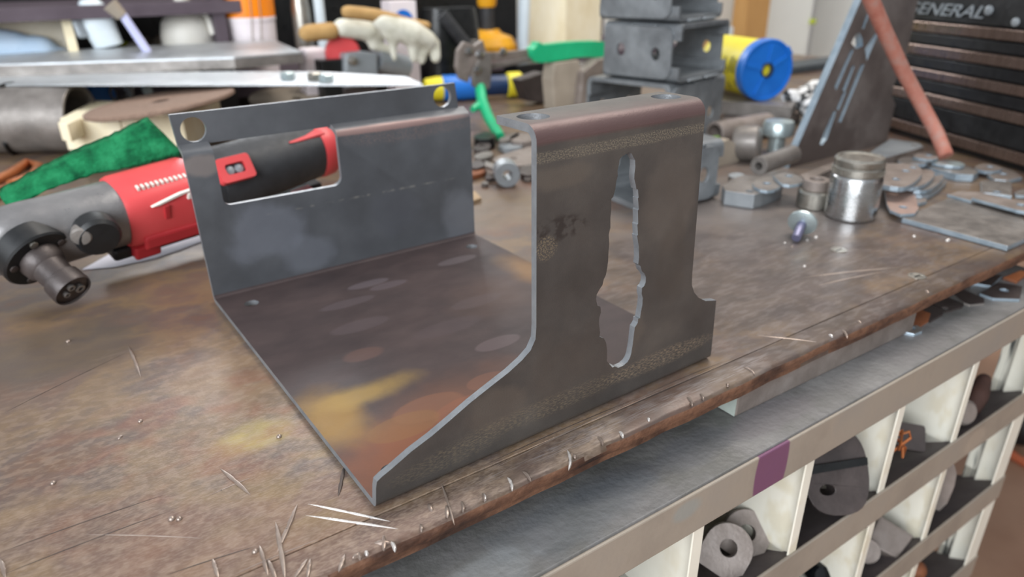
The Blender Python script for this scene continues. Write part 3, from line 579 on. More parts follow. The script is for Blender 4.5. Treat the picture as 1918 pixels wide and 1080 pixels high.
# ------------------------------------------------------------------ shelf unit behind the bench, left
sh = root('storage_shelf', 'plum grey shelf unit with dark interior behind the bench', 'shelf')
box('upper_board', (-.6,1.52,.205), (.40,1.95,.232), PLUM, sh, .001).rotation_euler = (0,0,.0)
box('lower_board', (-.6,1.46,.02), (1.9,2.0,.045), PLUM, sh, .001)
box('post', (0.3367, 1.53, 0.1876)[:1]+(1.53,-.95), (0.3633, 1.53, 0.1863)[:1]+(1.57,.5), PLUM, sh, .001)
box('post', (-.6,1.9,-.95), (-.56,1.96,.5), PLUM, sh, .001); box('post', (1.86,1.9,-.95), (1.9,1.96,.25), PLUM, sh, .001)
box('back_board', (-.6,2.0,-.95), (1.55,2.02,.6), VOID, sh, 0)
c0 = (-0.1086, 1.62, 0.1208); c1 = (0.0444, 1.62, 0.2085)
cb = root('cardboard_box', 'open cream cardboard box holding pale blue film on the left shelf', 'box')
box('box_front', (c0[0]-.06,1.62,.0455), (c1[0]+.01,1.625,c1[2]+.0), CARD, cb, .001)
box('box_side', (c1[0]+.006,1.625,.0455), (c1[0]+.011,1.80,c1[2]), CARD, cb, .001)
box('box_back', (c0[0]-.06,1.80,.0455), (c1[0]+.011,1.805,c1[2]), CARD, cb, .001)
blob('crumpled_film', [((c0[0],1.60,.15),(c0[0]+.09,1.60,.14),.032,.034),((c0[0]-.03,1.605,.175),(c0[0]+.05,1.605,.165),.028,.02),((c0[0]+.09,1.6,.13),(c0[0]+.14,1.6,.12),.03,.022),((c0[0]-.03,1.6,.09),(c0[0]+.12,1.6,.085),.035,.035)], BAG, cb, .006)
q = [(0.0378, 1.56, 0.2218), (0.0366, 1.54, 0.1232), (0.0341, 1.53, 0.0819)]; q[2] = (q[2][0]+.004,q[2][1]-.003,.0462)
T(tube('wooden_stick', [q[0],q[1],q[2]], [.0125,.0125,.0125], WOOD, None, 4), 'pale wooden stick leaning beside the cardboard box', 'stick')
c = (0.0979, 1.56, 0.191)
gun = root('spray_bottle', 'milky white trigger bottle standing tilted beside the wooden stick', 'bottle', (c[0],c[1],c[2]), (0,-.16,0))
loft('bottle_body', [(-.05,0,-.004,.012,.012),(-.045,0,-.004,.028,.030),(0,0,0,.030,.034),(.03,0,0,.030,.032),(.05,0,0,.02,.02),(.056,0,0,.012,.012)], HAZE, gun, 24).rotation_euler = (0,-PI/2,0)
tube('bottle_neck', [(0,0,.05),(.002,0,.085)], .016, CAST, gun)
tube('trigger_stem', [(.004,0,-.045),(.010,-.002,.047-c[2])], [.014,.012], CAST, gun)
box('side_lobe', (-.05,-.02,-.02), (-.024,.02,.025), CAST, gun, .008)
q = [(0.1111, 1.42, 0.2359), (0.1278, 1.42, 0.2129)]+[(0.1302, 1.42, 0.2148), (0.1539, 1.42, 0.1591), (0.1805, 1.42, 0.0982)]
pb = root('paint_brush', 'slim pale lilac rod with brown tip leaning on the steel channel', 'rod')
tube('rod', q[2:], [.0085,.009,.0065], LILAC, pb)
tube('brown_tip', q[:2], [.016,.012], STONE, pb)
for k,(c,r,m,nm,lb) in enumerate((((0.1847, 1.8963, 0.1115),.016,LIME,'lime_tin','chartreuse tin between the milky bottle and the lilac rod'),((0.1979, 1.8343, 0.1125),.017,CREAM,'round_tin','small round white tin below the chartreuse tin'),((0.2639, 1.9275, 0.1095),.014,COPPER,'copper_fitting','small copper fitting right of the lilac rod'),((0.2755, 1.8814, 0.1175),.022,STONE,'grey_fitting','dusty grey fitting beside the white jug'),((0.2393, 1.9043, 0.1155),.020,STEEL2,'wooden_ball','brown ball in the dark shelf behind the lilac rod'))):
    T(lathe(nm, [(r*.8,-r),(r,-r*.8),(r,r*.6),(r*.7,r),(r*.2,r)], m, None, c, (.2,-.9,.3), 20), lb, 'tin' if k<2 else 'fitting')
T(box('storage_crate', (.11,1.70,.0455), (.33,1.985,.0945), VOID, None, .003), 'low black crate on the left shelf under the small fittings', 'crate')
p = (0.2928, 1.62, 0.122); jug = root('white_jug', 'round shouldered white plastic jug on the left shelf', 'jug', (p[0],p[1],p[2]+.012)); jug.scale = (1.2,1.2,1.12)
lathe('jug_body', [(.048,-.075),(.052,-.07),(.052,.02),(.047,.045),(.033,.066),(.018,.078)], CREAM, jug, n=36)
lathe('jug_neck', [(.016,.074),(.014,.10),(.017,.104),(.017,.14)], CREAM, jug)
tube('jug_handle', [(.03,-.03,.066),(.034,-.042,.05),(.036,-.05,.02)], .006, CREAM, jug)
lathe('jug_base_band', [(.0535,-.03),(.0535,0)], HAZE, jug, n=36)
c = (0.4307, 1.58, 0.0535); bu = root('white_bucket', 'pale tapered bucket with broad orange upper band behind the steel channel', 'bucket', (c[0],c[1],.0455))
pb_ = (0.4529, 1.58, 0.1922)[2]-.0455
lathe('bucket_wall', [(.052,0),(.056,.004),(.062,pb_-.008),(.064,pb_-.008),(.064,pb_),(.06,pb_)], PINKW, bu, n=40)
lathe('orange_band', [(.0635,pb_),(.066,pb_+.08),(.062,pb_+.08)], ORANGE, bu, n=40)
for dx in (-.008,.014): tube('wire_bail', [(dx,-.0665,pb_+.08),(dx-.004,-.0655,pb_),(dx-.01,-.061,pb_-.06)], .0012, STONE, bu, 6)
c = (0.5578, 1.56, 0.1757); T(lathe('steel_flask', [(.022,.046-c[2]),(.024,.05-c[2]),(.024,.03),(.02,.06),(.012,.1)], CHROME2, None, (c[0],c[1],c[2]), (0,0,1), 24), 'shiny steel flask beside the orange banded bucket', 'flask')
c = (0.5989, 1.54, 0.2026); T(lathe('white_flask', [(.012,.046-c[2]),(.013,.05-c[2]),(.013,.02),(.011,.06)], HAZE, None, (c[0],c[1],c[2]), (0,0,1), 20), 'narrow white bottle standing right of the steel flask', 'bottle')

# ------------------------------------------------------------------ middle background: gloves, grinder, label box, drill
gz = 1.30
def glove(name, label, cuff, body, m1=LEATHER):
    g = root(name, label, 'glove')
    blob('leather_cuff', cuff, LEATHER, g, .006, 3); blob('cloth_hand', body, CANVAS, g, .006, 3); return g
k = [(0.4417, 1.22, 0.1736), (0.4951, 1.22, 0.1749), (0.5201, 1.22, 0.1801), (0.5816, 1.22, 0.1702), (0.5622, 1.22, 0.1557), (0.6097, 1.22, 0.1664), (0.5914, 1.22, 0.1393), (0.6363, 1.22, 0.1248)]
V = [Vector(p) for p in k]
glove('work_glove', 'tan cuffed cloth glove lying over the red and grey grinder', [(V[0],V[1],.018,.019)], [(V[2],V[3],.020,.022),(V[3],V[5],.022,.016),(V[3],V[6],.016,.013),(V[6],V[7],.012,.009)])
k = [(0.5189, 1.18, 0.2138), (0.579, 1.18, 0.205), (0.635, 1.18, 0.1894), (0.7076, 1.18, 0.1769), (0.5928, 1.18, 0.1914), (0.6191, 1.18, 0.1571), (0.6659, 1.18, 0.1633), (0.7055, 1.18, 0.1462), (0.619, 1.18, 0.1121), (0.6398, 1.18, 0.139), (0.6683, 1.18, 0.1084), (0.6884, 1.18, 0.101), (0.6986, 1.18, 0.127), (0.7259, 1.18, 0.1392), (0.7252, 1.18, 0.1064)]
V = [Vector(p) for p in k]
glove('work_glove', 'larger tan backed cloth glove drooping with hanging fingers beside the black bag', [(V[0],V[1],.014,.015),(V[1],V[2],.015,.016),(V[2],V[3],.014,.010)], [(V[4],V[6],.020,.030),(V[4],V[5],.018,.016),(V[6],V[7],.030,.022),(V[5],V[8],.011,.007),(V[6],V[10],.016,.010),(V[7],V[11],.013,.009),(V[13],V[14],.012,.013),(V[7],V[13],.018,.010)])
q = [(0.5218, 1.24, 0.0684), (0.5247, 1.24, 0.1254), (0.5978, 1.24, 0.1086), (0.643, 1.24, 0.0874), (0.5064, 1.24, 0.0985)]
gr = root('angle_grinder', 'grey angle grinder with red round guard under the tan gloves', 'grinder')
lathe('red_guard', [(.036,-.014),(.038,-.010),(.038,.010),(.034,.014),(.004,.014)], RED, gr, q[1], (-.2,-.95,.1), 32)
prism('gear_case', [(q[1][0]-.02,q[1][2]-.07),(q[1][0]+.062,q[1][2]-.07),(q[1][0]+.066,q[1][2]-.002),(q[1][0]+.03,q[1][2]+.006),(q[1][0]-.012,q[1][2]+.004)], 1.20, 1.245, CAST, gr, ax='y', b=.006)
lathe('spindle', [(.010,0),(.009,.010),(.003,.012)], CHROME2, gr, (q[1][0]+.002,1.20,q[1][2]-.012), (0,-1,0))
tube('motor_body', [(q[2][0],1.23,q[2][2]-.002),(q[3][0]+.035,1.24,q[3][2]-.004)], [.028,.026], CAST, gr, 20)
box('grinder_foot', (q[1][0]-.02,1.21,.0005), (q[1][0]+.06,1.24,q[1][2]-.068), DARKST, gr, .003)
q = (0.4717, 1.27, 0.1019); T(prism('clear_guard', [(q[0]-.03,.0006),(q[0]+.03,.0006),(q[0]+.028,q[2]+.035),(q[0]-.02,q[2]+.035)], 1.27, 1.32, PINKW, ax='y', b=.006), 'pale squarish plastic container between the bucket and the grinder', 'container')
for i,(x,m) in enumerate((((0.3016, 0.9587, 0.1204),ZINC),((0.3358, 0.921, 0.1204),CHROME2),((0.3443, 0.8888, 0.1204),ZINC))):
    T(lathe('steel_nut', [(.012,0),(.013,.002),(.013,.010),(.011,.012),(.004,.012)], m, None, (x[0],x[1],.1206), (0,0,1), 6), ['shiny nut on the steel strip, farthest left of the three','shiny nut on the steel strip, middle of the three','shiny nut on the steel strip nearest the grinder'][i], 'nut', 'nuts on the shiny strip')
q = (0.7462, 1.36, 0.1535); lbx = root('label_box', 'pale box with a round blue label behind the tan glove', 'box')
box('carton', (q[0]-.038,1.36,.0455 if False else .0005), (q[0]+.034,1.41,q[2]+.07), PINKW, lbx, .002)
prism('blue_label', circ(q[0]-.004,q[2]+.018,.028,28,.032), 1.3590, 1.3600, BLUE, lbx, ax='y')
q = (0.8957, 1.42, 0.0432)
bag = root('black_tool_bag', 'black tool bag with sagging sides behind the pliers', 'bag')
loft('bag_body', [(0,0,0,.05,.05),(.004,0,0,.085,.06),(.09,0,0,.082,.058),(.17,0,0,.075,.05),(.2,0,0,.07,.046)], VOID, bag, 32, 3).matrix_world = Matrix.Translation((q[0],1.40,.0005)) @ Matrix.Rotation(-PI/2,4,'Y') @ Matrix.Rotation(PI/2,4,'X')
tube('bag_strap', [(q[0]-.06,1.33,.19),(q[0]-.01,1.325,.13),(q[0]+.04,1.33,.08)], .008, RUBBER, bag, 8, 2)
box('grey_buckle', (q[0]+.015,1.315,.085), (q[0]+.035,1.325,.125), STEEL, bag, .002)
q = (1.1889, 1.66, 0.0452)
dr = root('cordless_drill', 'amber yellow and black cordless drill standing on its flared base', 'drill', (q[0],1.66,.0455))
z1 = (1.2238, 1.66, 0.1172)[2]-.0455; z2 = (1.2154, 1.66, 0.1869)[2]-.0455
lathe('flared_base', [(.084,.0005),(.089,.004),(.091,z1-.045),(.078,z1-.022),(.044,z1-.010),(.038,z1)], AMBER, dr, n=40)
for i in range(9):
    a = PI+.25+i*.32; box('base_rib', (-.005,.084,.004), (.005,.0925,z1-.046), AMBER, dr, .001).rotation_euler = (0,0,a-PI/2)
lathe('black_neck', [(.0225,z1-.004),(.0215,z1+.02),(.0225,z2)], RUBBER, dr, n=28)
lathe('yellow_collar', [(.025,z2-.004),(.030,z2+.006),(.031,z2+.09),(.022,z2+.095)], AMBER, dr, n=28)
q = [(1.2516, 1.5, 0.0844),(1.3671, 1.5, 0.0771),(1.5407, 1.5, 0.0661)]
T(prism('timber_post', [(q[0][0],1.55),(q[1][0],1.49),(q[2][0]+.01,1.53),(q[2][0]-.05,1.61)], .0455, .5, WOOD), 'pale square timber post behind the green pliers handle', 'post')
q = (1.1787, 1.45, 0.1439); T(loft('white_cloth', [(-.16,0,0,.012,.014),(-.1,.004,.002,.018,.016),(0,0,0,.02,.016),(.08,-.003,0,.019,.016),(.2,0,0,.015,.014)], HAZE, None, 20, 2), 'white cloth hanging beside the timber post', 'cloth').matrix_world = Matrix.Translation((q[0],1.45,.2)) @ Matrix.Rotation(-PI/2,4,'Y')
# dusty lumps by the pliers
for k,(P_,y,m,lb) in enumerate((([(0.8716, 0.0696), (0.8784, 0.1048), (0.9463, 0.1063), (0.9586, 0.0675), (0.9495, 0.0156), (0.8797, 0.0255)],.93,STONE,'dusty squarish lump under the green pliers handle'),
    ([(0.9323, 0.0201), (0.9409, 0.0825), (0.9835, 0.1052), (1.0234, 0.1067), (1.0182, 0.0584), (0.9881, 0.0141)],.91,STEEL2,'dusty angled plate leaning beside the square lump'),
    ([(0.8508, 0.0619), (0.9195, 0.0735), (0.9436, 0.0352), (0.936, -0.0008), (0.8732, 0.0121)],1.02,DARKST,'dark lump behind the yellow capped tool'))):
    zmin = min(p[1] for p in P_); P_ = [(a,.0006 if b < zmin+.012 else b) for a,b in P_]; o = T(prism('dusty_lump', [(a,b) for a,b in P_], y, y+.04, m, ax='y', b=.003), lb, 'lump')
q = (1.106, 1.3, 0.0087); T(box('black_block', (q[0]-.06,1.30,.0006), (q[0]+.05,1.37,q[2]+.045), VOID, None, .004), 'black block in the shade behind the pliers arm', 'block')
# locking pliers
lp = root('locking_pliers', 'large locking pliers with bright green handles and grey jaws', 'pliers')
prism('upper_jaw', [(0.7005, 0.1621), (0.681, 0.1532), (0.6563, 0.1618), (0.6406, 0.1458), (0.6354, 0.1158), (0.6429, 0.0915), (0.6627, 0.0824), (0.6728, 0.1076), (0.693, 0.1319), (0.7087, 0.138)], .94, .952, STEEL2, lp, ax='y', b=.002)
prism('lower_jaw', [(0.6647, 0.0981), (0.6785, 0.1228), (0.6984, 0.1419), (0.7112, 0.1359), (0.7099, 0.0941), (0.7051, 0.068), (0.6802, 0.0672), (0.6664, 0.077)], .926, .938, STEEL, lp, ax='y', b=.002)
prism('upper_arm', [(0.7062, 0.1374), (0.7524, 0.1341), (0.8356, 0.1348), (0.8385, 0.1171), (0.7453, 0.1177), (0.7057, 0.1228)], .952, .962, STEEL2, lp, ax='y', b=.001)
prism('link_bar', [(0.7218, 0.1136), (0.8319, 0.1191), (0.8362, 0.1123), (0.7241, 0.1028)], .945, .952, STEEL, lp, ax='y', b=.001)
prism('green_upper_handle', chaikin([(0.8205, 0.1362), (0.8319, 0.1398), (0.8404, 0.1521), (0.8476, 0.143), (0.8751, 0.1434), (0.9271, 0.1446), (1.0259, 0.1407), (1.0395, 0.1306), (1.0373, 0.1122), (1.0181, 0.1054), (0.9511, 0.1115), (0.8904, 0.107), (0.8319, 0.1071), (0.8233, 0.1187)],1), .936, .962, GREEN, lp, ax='y', b=.004)
q = [(0.6843, 0.932, 0.0728), (0.6677, 0.9, 0.0499), (0.6523, 0.855, 0.0266), (0.6266, 0.79, 0.0145), (0.6135, 0.757, 0.0108)]
tube('green_lower_handle', q, [.011,.011,.0105,.010,.008], GREEN, lp, 14)
q = [(0.6702, 0.9, 0.0476), (0.6482, 0.89, 0.0429), (0.6348, 0.885, 0.0399)]; tube('green_release_lever', q, [.008,.008,.006], GREEN, lp, 12)
for c in [(0.6629, 0.938, 0.1424), (0.6733, 0.925, 0.1069), (0.6808, 0.925, 0.136), (0.7537, 0.948, 0.1342)]:
    lathe('rivet', [(.009,0),(.0085,.003),(.003,.0045)], CHROME, lp, (c[0],c[1],c[2]), (0,-1,0), 16)
q0, q1 = Vector((0.7136, 1.2245, 0.0315)), Vector((0.9458, 1.1394, 0.0315)); d = (q1-q0); L_ = d.length; d = d/L_
bt_ = root('blue_yellow_torch', 'blue ribbed tool body with yellow ends lying behind the bracket corner', 'hand tool')
lathe('yellow_nose', [(.018,0),(.024,.004),(.028,.03),(.028,L_*.19)], YELLOW, bt_, q0, d, 28)
pr_ = []
for i in range(13): pr_.append((.0292+.0016*(i%2), L_*.18+(L_*.36)*i/12))
lathe('blue_ribbed_grip', [(.02,L_*.18)]+pr_+[(.02,L_*.54)], BLUE, bt_, q0, d, 28)
lathe('navy_barrel', [(.022,L_*.53),(.024,L_*.55),(.024,L_*.84),(.02,L_*.85)], NAVY, bt_, q0, d, 28)
lathe('yellow_end_cap', [(.022,L_*.82),(.030,L_*.84),(.030,L_*.96),(.022,L_),(.003,L_)], YELLOW, bt_, q0, d, 28)
# scraps on the bench between bracket walls
def plate(name, label, cat, z, pts, m, th=.004, holes=(), edge=None, hr=.006, group=None, k=1, b=.0005):
    hs = [circ(h[0],h[1],hr,14) for h in holes]
    o = prism(name, chaikin(list(pts),k) if k else pts, z-th, z, m, holes=hs, edge=edge, b=b); return T(o, label, cat, group)
q = (0.4537, 0.5079, 0.019); dn = Vector((-.45,-.89,0)).normalized()
ft = root('threaded_sleeve', 'grey tubular nut on a flat tail, facing out between the bracket walls', 'sleeve')
hollow('sleeve', .0185, .0075, .03, CAST, ft, Vector(q)-dn*.03, dn, 32)
plate('flat_tail', '', '', .017, [(0.4806, 0.6086), (0.4801, 0.5634), (0.4635, 0.5464), (0.4622, 0.5808)], STEEL, .005, k=0).parent = ft
bpy.data.objects['flat_tail'].pop('label'); bpy.data.objects['flat_tail'].pop('category')
plate('scrap_plate', 'tan dusty flat bar with one hole behind the tubular nut', 'scrap plate', .009, [(0.5026, 0.6318), (0.5623, 0.6585), (0.6369, 0.6714), (0.5603, 0.5715), (0.5251, 0.5671), (0.5155, 0.5924)], STEEL2, .008, [(0.5436, 0.6182)])
plate('scrap_plate', 'yellowish scrap tab beside the bracket back wall', 'scrap plate', .005, [(0.3889, 0.5142), (0.3981, 0.5098), (0.3874, 0.4774), (0.3699, 0.4728), (0.364, 0.4748)], TAN, .0045, k=0)
plate('scrap_plate', 'rusty flat scrap just right of the bracket back wall', 'scrap plate', .008, [(0.4448, 0.5974), (0.4718, 0.6035), (0.4665, 0.5804), (0.4422, 0.5731), (0.4309, 0.5755)], RUST, .007)
plate('scrap_plate', 'dark round washer plate below the green lower handle', 'scrap plate', .014, [(0.5215, 0.7094), (0.5574, 0.7333), (0.5619, 0.7119), (0.537, 0.6804), (0.5122, 0.6755)], DARKST, .013, [(0.5421, 0.7102)])
plate('scrap_plate', 'grey oval scrap behind the tan bar', 'scrap plate', .012, [(0.4962, 0.6671), (0.5298, 0.6805), (0.5345, 0.6605), (0.5058, 0.6364), (0.4845, 0.6382)], STEEL, .011)
plate('scrap_plate', 'pale blue grey scrap strip under the tip of the green handle', 'scrap plate', .010, [(0.5725, 0.7082), (0.5955, 0.7166), (0.6097, 0.6875), (0.6, 0.669), (0.5681, 0.6774)], CAST, .009, [(0.5792, 0.6986)])
plate('scrap_plate', 'brown scrap plate far behind the tubular nut', 'scrap plate', .016, [(0.6032, 0.7218), (0.6518, 0.7505), (0.661, 0.7135), (0.6325, 0.6709), (0.5949, 0.6831)], STEEL2, .015)
q = [(0.431, 0.5345), (0.4964, 0.5168), (0.4376, 0.5815)]
for k_,(lb_,z_,pts_,m_) in enumerate((('dark curled scrap tight behind the bracket back wall, by the rusty flat scrap', .012, [(0.4678, 0.6294), (0.4879, 0.6355), (0.48, 0.6054), (0.4624, 0.5914), (0.4475, 0.5963)], DARKST),
    ('dark narrow scrap crossing in front of the tan bar', .007, [(0.451, 0.5644), (0.4768, 0.5638), (0.4663, 0.5461), (0.4411, 0.547)], DARKST),
    ('dark broad plate in the shade right of the tubular nut', .010, [(0.5136, 0.5609), (0.5399, 0.5682), (0.5476, 0.555), (0.5123, 0.5089), (0.4882, 0.5214)], DARKST),
    ('dark bent strip under the tip of the green handle, farthest back', .020, [(0.5566, 0.7639), (0.6003, 0.7775), (0.5946, 0.7429), (0.5691, 0.7166), (0.5407, 0.7303)], VOID),
    ('dusty grey tab behind the dark round washer plate', .016, [(0.5813, 0.7209), (0.6273, 0.7503), (0.6497, 0.7422), (0.6157, 0.7118), (0.5795, 0.7043)], STEEL))):
    plate('scrap_plate', lb_, 'scrap plate', z_, pts_, m_, z_-.0008)
q = [(0.431, 0.5345), (0.4964, 0.5168), (0.4376, 0.5815)]
for i,p in enumerate(q): T(lathe('small_nut', [(.005,0),(.006,.001),(.006,.005),(.005,.006),(.002,.006)], STEEL, None, (p[0],p[1],.0002), n=6), ['tiny grey nut on the bench left of the tubular nut','tiny grey nut on the bench right of the tubular nut','tiny grey nut against the bracket back wall'][i], 'nut')

# ------------------------------------------------------------------ steel channel boxes
def cbox(label, M, W, L, Hh, m=TUBE):
    r = root('channel_box', label, 'channel box', group='welded channel boxes'); r.matrix_world = M
    t = .0075
    def chan(c, up):
        out = [p for p in rrect(0,0,W,Hh,.011,5) if (p[1] > Hh/2) == up]; inn = [p for p in rrect(t,t,W-t,Hh-t,.006,5) if (p[1] > Hh/2) == up]
        if up: return [(W,c)]+out+[(0,c),(t,c)]+inn[::-1]+[(W-t,c)]
        return [(0,c)]+out+[(W,c),(W-t,c)]+inn[::-1]+[(t,c)]
    prism('upper_channel', chan(Hh*.72,True), 0, L, m, r, ax='y', b=.001)
    prism('lower_channel', chan(Hh*.26,False), 0, L, m, r, ax='y', b=.001)
    for x in (-.0045,W):
        hs = [circ(L*.28,Hh*.48,.0085,18,.0105), circ(L*.74,Hh*.52,.0085,18,.0105)]
        prism('side_plate', rrect(.012,.005,L-.004,Hh-.005,.015,5), x, x+.0045, m, r, holes=hs, ax='x', b=.0012)
    for (x,y) in ((W*.35,.012),(W*.7,.012)):
        capsule_bm = bmesh.new(); capsule(capsule_bm, (x-.02,-.0004,.0012), (x+.02,-.0004,.0012), .0022, .0022, 8); link('weld_bead', fin(capsule_bm,9), CAST, r)
        capsule_bm = bmesh.new(); capsule(capsule_bm, (-.003,L*.3,Hh-.003), (-.003,L*.6,Hh-.003), .0024, .0024, 8); link('weld_bead', fin(capsule_bm,9), CAST, r)
    return r
def at(x, y, z, a): return Matrix.Translation((x,y,z)) @ Matrix.Rotation(a,4,'Z')
A1 = .19
cbox('grey welded channel box, middle of the stack, open end facing right', at(.7833,.4952,.1185,A1), .158, .150, .0905)
cbox('grey welded channel box at the bottom of the stack with holed front plate', at(.955,.535,.0005,A1+PI/2), .17, .185, .116)
cbox('grey welded channel box on top of the stack, cut off by the frame', at(.785,.505,.2115,A1+.05), .155, .150, .09)
cbox('grey welded channel box standing directly behind the bracket front', at(.652,.285,.0005,PI/2-.1), .11, .13, .082)

# ------------------------------------------------------------------ can, bar, fittings
cdir = Vector((.30,.95,0)).normalized(); lc = Vector((1.1238, 0.5693, 0.1035))
can = root('yellow_can', 'yellow tub with a bright blue lid lying on its side', 'tub')
lathe('tub_wall', [(.050,.010),(.0555,.012),(.055,.16),(.050,.162)], CANY, can, lc, cdir, 44)
ld = lathe('blue_lid', [(.053,.024),(.0585,.022),(.0590,.002),(.057,0),(.0535,.0005),(.0525,.004),(.040,.004),(.019,.003),(.0145,.003)], BLUE, can, lc, cdir, 48, c0=True, c1=False)
uu = cdir.cross(Vector((0,0,1))).normalized()
hollow('lid_socket', .0150, .0115, .012, NAVY, ld, lc+cdir*.0, cdir, 20)
lathe('lid_hole_glint', [(.0114,.0115),(.0114,.012),(.001,.012)], HAZE, ld, lc, cdir, 16)
for a in (.5,1.4,2.9,4.3):
    M_ = axM(lc, -cdir) @ Matrix.Rotation(a,4,'Z'); o = box('lid_rib', (.014,-.004,-.004), (.050,.004,-.0005), BLUE, ld, .0006); o.matrix_world = M_
M_ = axM(lc, -cdir) @ Matrix.Rotation(.62,4,'Z'); o = box('lid_tab', (.056,-.009,-.014), (.0625,.009,-.002), BLUE, ld, .0008); o.matrix_world = M_
for j,(t0,z0,ln) in enumerate(((.030,-.35,.5),(.030,.35,.35),(.042,-.45,.62),(.055,-.1,.35),(.055,.5,.3),(.068,-.4,.7),(.08,-.3,.5))):
    n = int(ln/.07)
    for i in range(n):
        a = z0+i*.07
        rr_ = .0556; bm = bmesh.new()
        e1 = -uu if (-uu).y < 0 else uu
        e1 = e1 if e1.dot(Vector((-.8,-.5,0))) > 0 else -e1
        def cp(tt, aa, r_): return lc+cdir*tt+(e1*math.cos(aa)+Vector((0,0,-1))*math.sin(aa))*r_
        hh = .0085 if j in (0,2) else .005
        rings(bm, [[cp(t0,a,rr_), cp(t0+hh,a,rr_), cp(t0+hh,a+.042,rr_), cp(t0,a+.042,rr_)], [cp(t0+.001,a,rr_+.0003), cp(t0+hh-.001,a,rr_+.0003), cp(t0+hh-.001,a+.042,rr_+.0003), cp(t0+.001,a+.042,rr_+.0003)]])
        link('label_print', fin(bm), INK, can)
T(prism('flat_bar', [(1.0613, 0.6319), (1.1127, 0.4962), (1.2427, 0.5661), (1.1728, 0.7172)], .018, .0445, STEEL, b=.001), 'grey flat bar carrying the yellow tub', 'bar')
T(prism('flat_bar', [(1.0313, 0.5941), (1.0687, 0.4771), (1.1976, 0.5307), (1.1152, 0.652)], .0005, .0175, DARKST, b=.001), 'dark flat bar lowest under the yellow tub', 'bar')
k = [Vector(p) for p in [(1.2004, 0.5374, 0.045), (1.188, 0.5024, 0.03), (1.2574, 0.5414, 0.06), (1.1725, 0.546, 0.05)]]
T(blob('spotted_cloth', [(k[0],k[2],.022,.02),(k[1],k[0],.022,.02),(k[3],k[0],.016,.02)], SPECK, None, .004, 2), 'black and white spotted cloth behind the leaning steel plate', 'cloth')
a_, b_ = Vector((0.897, 0.5007, 0.0215)), Vector((1.0381, 0.4954, 0.0215))
T(hollow('brown_pipe', .021, .016, (b_-a_).length, STEEL2, None, a_, (b_-a_), 28), 'dusty brown pipe lying in front of the flat bars', 'pipe')
a_ = Vector((0.8602, 0.394, 0.0285)); d_ = Vector((.45,-.85,.1)).normalized()
T(lathe('round_end_cap', [(.012,-.03),(.026,-.026),(.0285,-.018),(.0285,.010),(.026,.013),(.004,.014)], STEEL, None, a_, d_, 36), 'dusty round steel end cap lying on its side', 'end cap')
a_ = (0.9437, 0.4049, 0.0)
bo_ = root('flanged_bolt', 'pale zinc bolt standing head up beside the round end cap', 'bolt', (a_[0],a_[1],.0004))
lathe('shank', [(.013,0),(.014,.001),(.014,.03)], ZINC, bo_); lathe('head', [(.024,.028),(.026,.030),(.0265,.046),(.023,.052),(.004,.054)], ZINC, bo_, n=32)
a_, b_ = Vector((0.7478, 0.2959, 0.0285)), Vector((0.85, 0.3094, 0.0285))
T(hollow('tube_offcut', .0135, .0060, (b_-a_).length, STEEL, None, a_, (b_-a_), 28), 'short thick walled tube offcut lying behind the stacked tabs', 'tube')
T(prism('steel_shard', [(0.7747, 0.0376), (0.8096, 0.0408), (0.8284, 0.03), (0.8452, 0.0164), (0.8421, 0.0018), (0.8152, -0.0071), (0.7881, -0.0121), (0.7804, -0.0071)], .40, .415, STONE, ax='y', b=.001), 'beige jagged steel shard next to the standing channel box', 'shard')
T(blob('green_scrap', [((0.785, 0.42, 0.0397), (0.8068, 0.42, 0.0401), .006,.004)], LEAF, None, .002, 2), 'small green scrap behind the beige shard', 'scrap')

STANDM = mat('standing_plate_scale', ['#5d5451','#6d6460','#7c7470'], 18, .5, .08, .25, .15, 260, stains_and_light=[((.95,.325,.02),(.14,.05,.05),'#493f3c',.6)])
# leaning plate, its foot, the hose
fo = [(0.8639, -0.005), (0.9901, 0.2422), (1.001, 0.2627), (1.1632, 0.2591), (1.1625, 0.2367), (1.1616, 0.1514), (1.1489, 0.1147), (1.1391, 0.102), (1.1415, 0.0826), (1.1595, 0.0667), (1.1574, 0.0528), (1.1556, 0.0215), (1.1577, -0.0081), (1.086, -0.0077), (0.9893, -0.014), (0.8889, -0.0113)]
hs = [[(0.958, 0.1167), (0.9868, 0.1712), (0.9947, 0.1694), (0.9639, 0.1106)], [(0.9818, 0.1089), (0.9984, 0.1444), (1.0055, 0.1451), (0.9905, 0.1059)], [(0.986, 0.0583), (1.0234, 0.1449), (1.034, 0.1446), (0.9942, 0.056)], [(0.9436, 0.0269), (0.9479, 0.0403), (0.9672, 0.0776), (0.975, 0.0762), (0.9621, 0.0336), (0.9509, 0.025)], [(1.0063, 0.2015), (1.0152, 0.2261), (1.0219, 0.2242), (1.0124, 0.1987)], [(1.0266, 0.1685), (1.0517, 0.1942), (1.0604, 0.1942), (1.0385, 0.1496)], [(0.984, 0.1799), (0.9912, 0.1922), (1.0018, 0.1945), (1.0133, 0.1853), (1.0192, 0.1734), (1.0008, 0.1702)], [(0.9745, 0.0806), (0.9872, 0.1063), (0.9935, 0.1051), (0.9811, 0.077)]]
T(prism('standing_plate', fo, .325, .337, STANDM, None, hs, 'y', BLUED), 'tall dark steel plate with slotted cutouts standing on edge', 'steel plate')
hp = [(0.861, 0.262, 0.2878), (0.8962, 0.26, 0.2524), (0.9416, 0.255, 0.2063), (0.9982, 0.245, 0.1469), (1.0441, 0.225, 0.0891), (1.0444, 0.195, 0.0526), (1.0343, 0.17, 0.024)]
T(tube('rubber_hose', hp, [.0105]*7, HOSE, None, 16), 'dusty red hose bending down in front of the standing plate', 'hose')

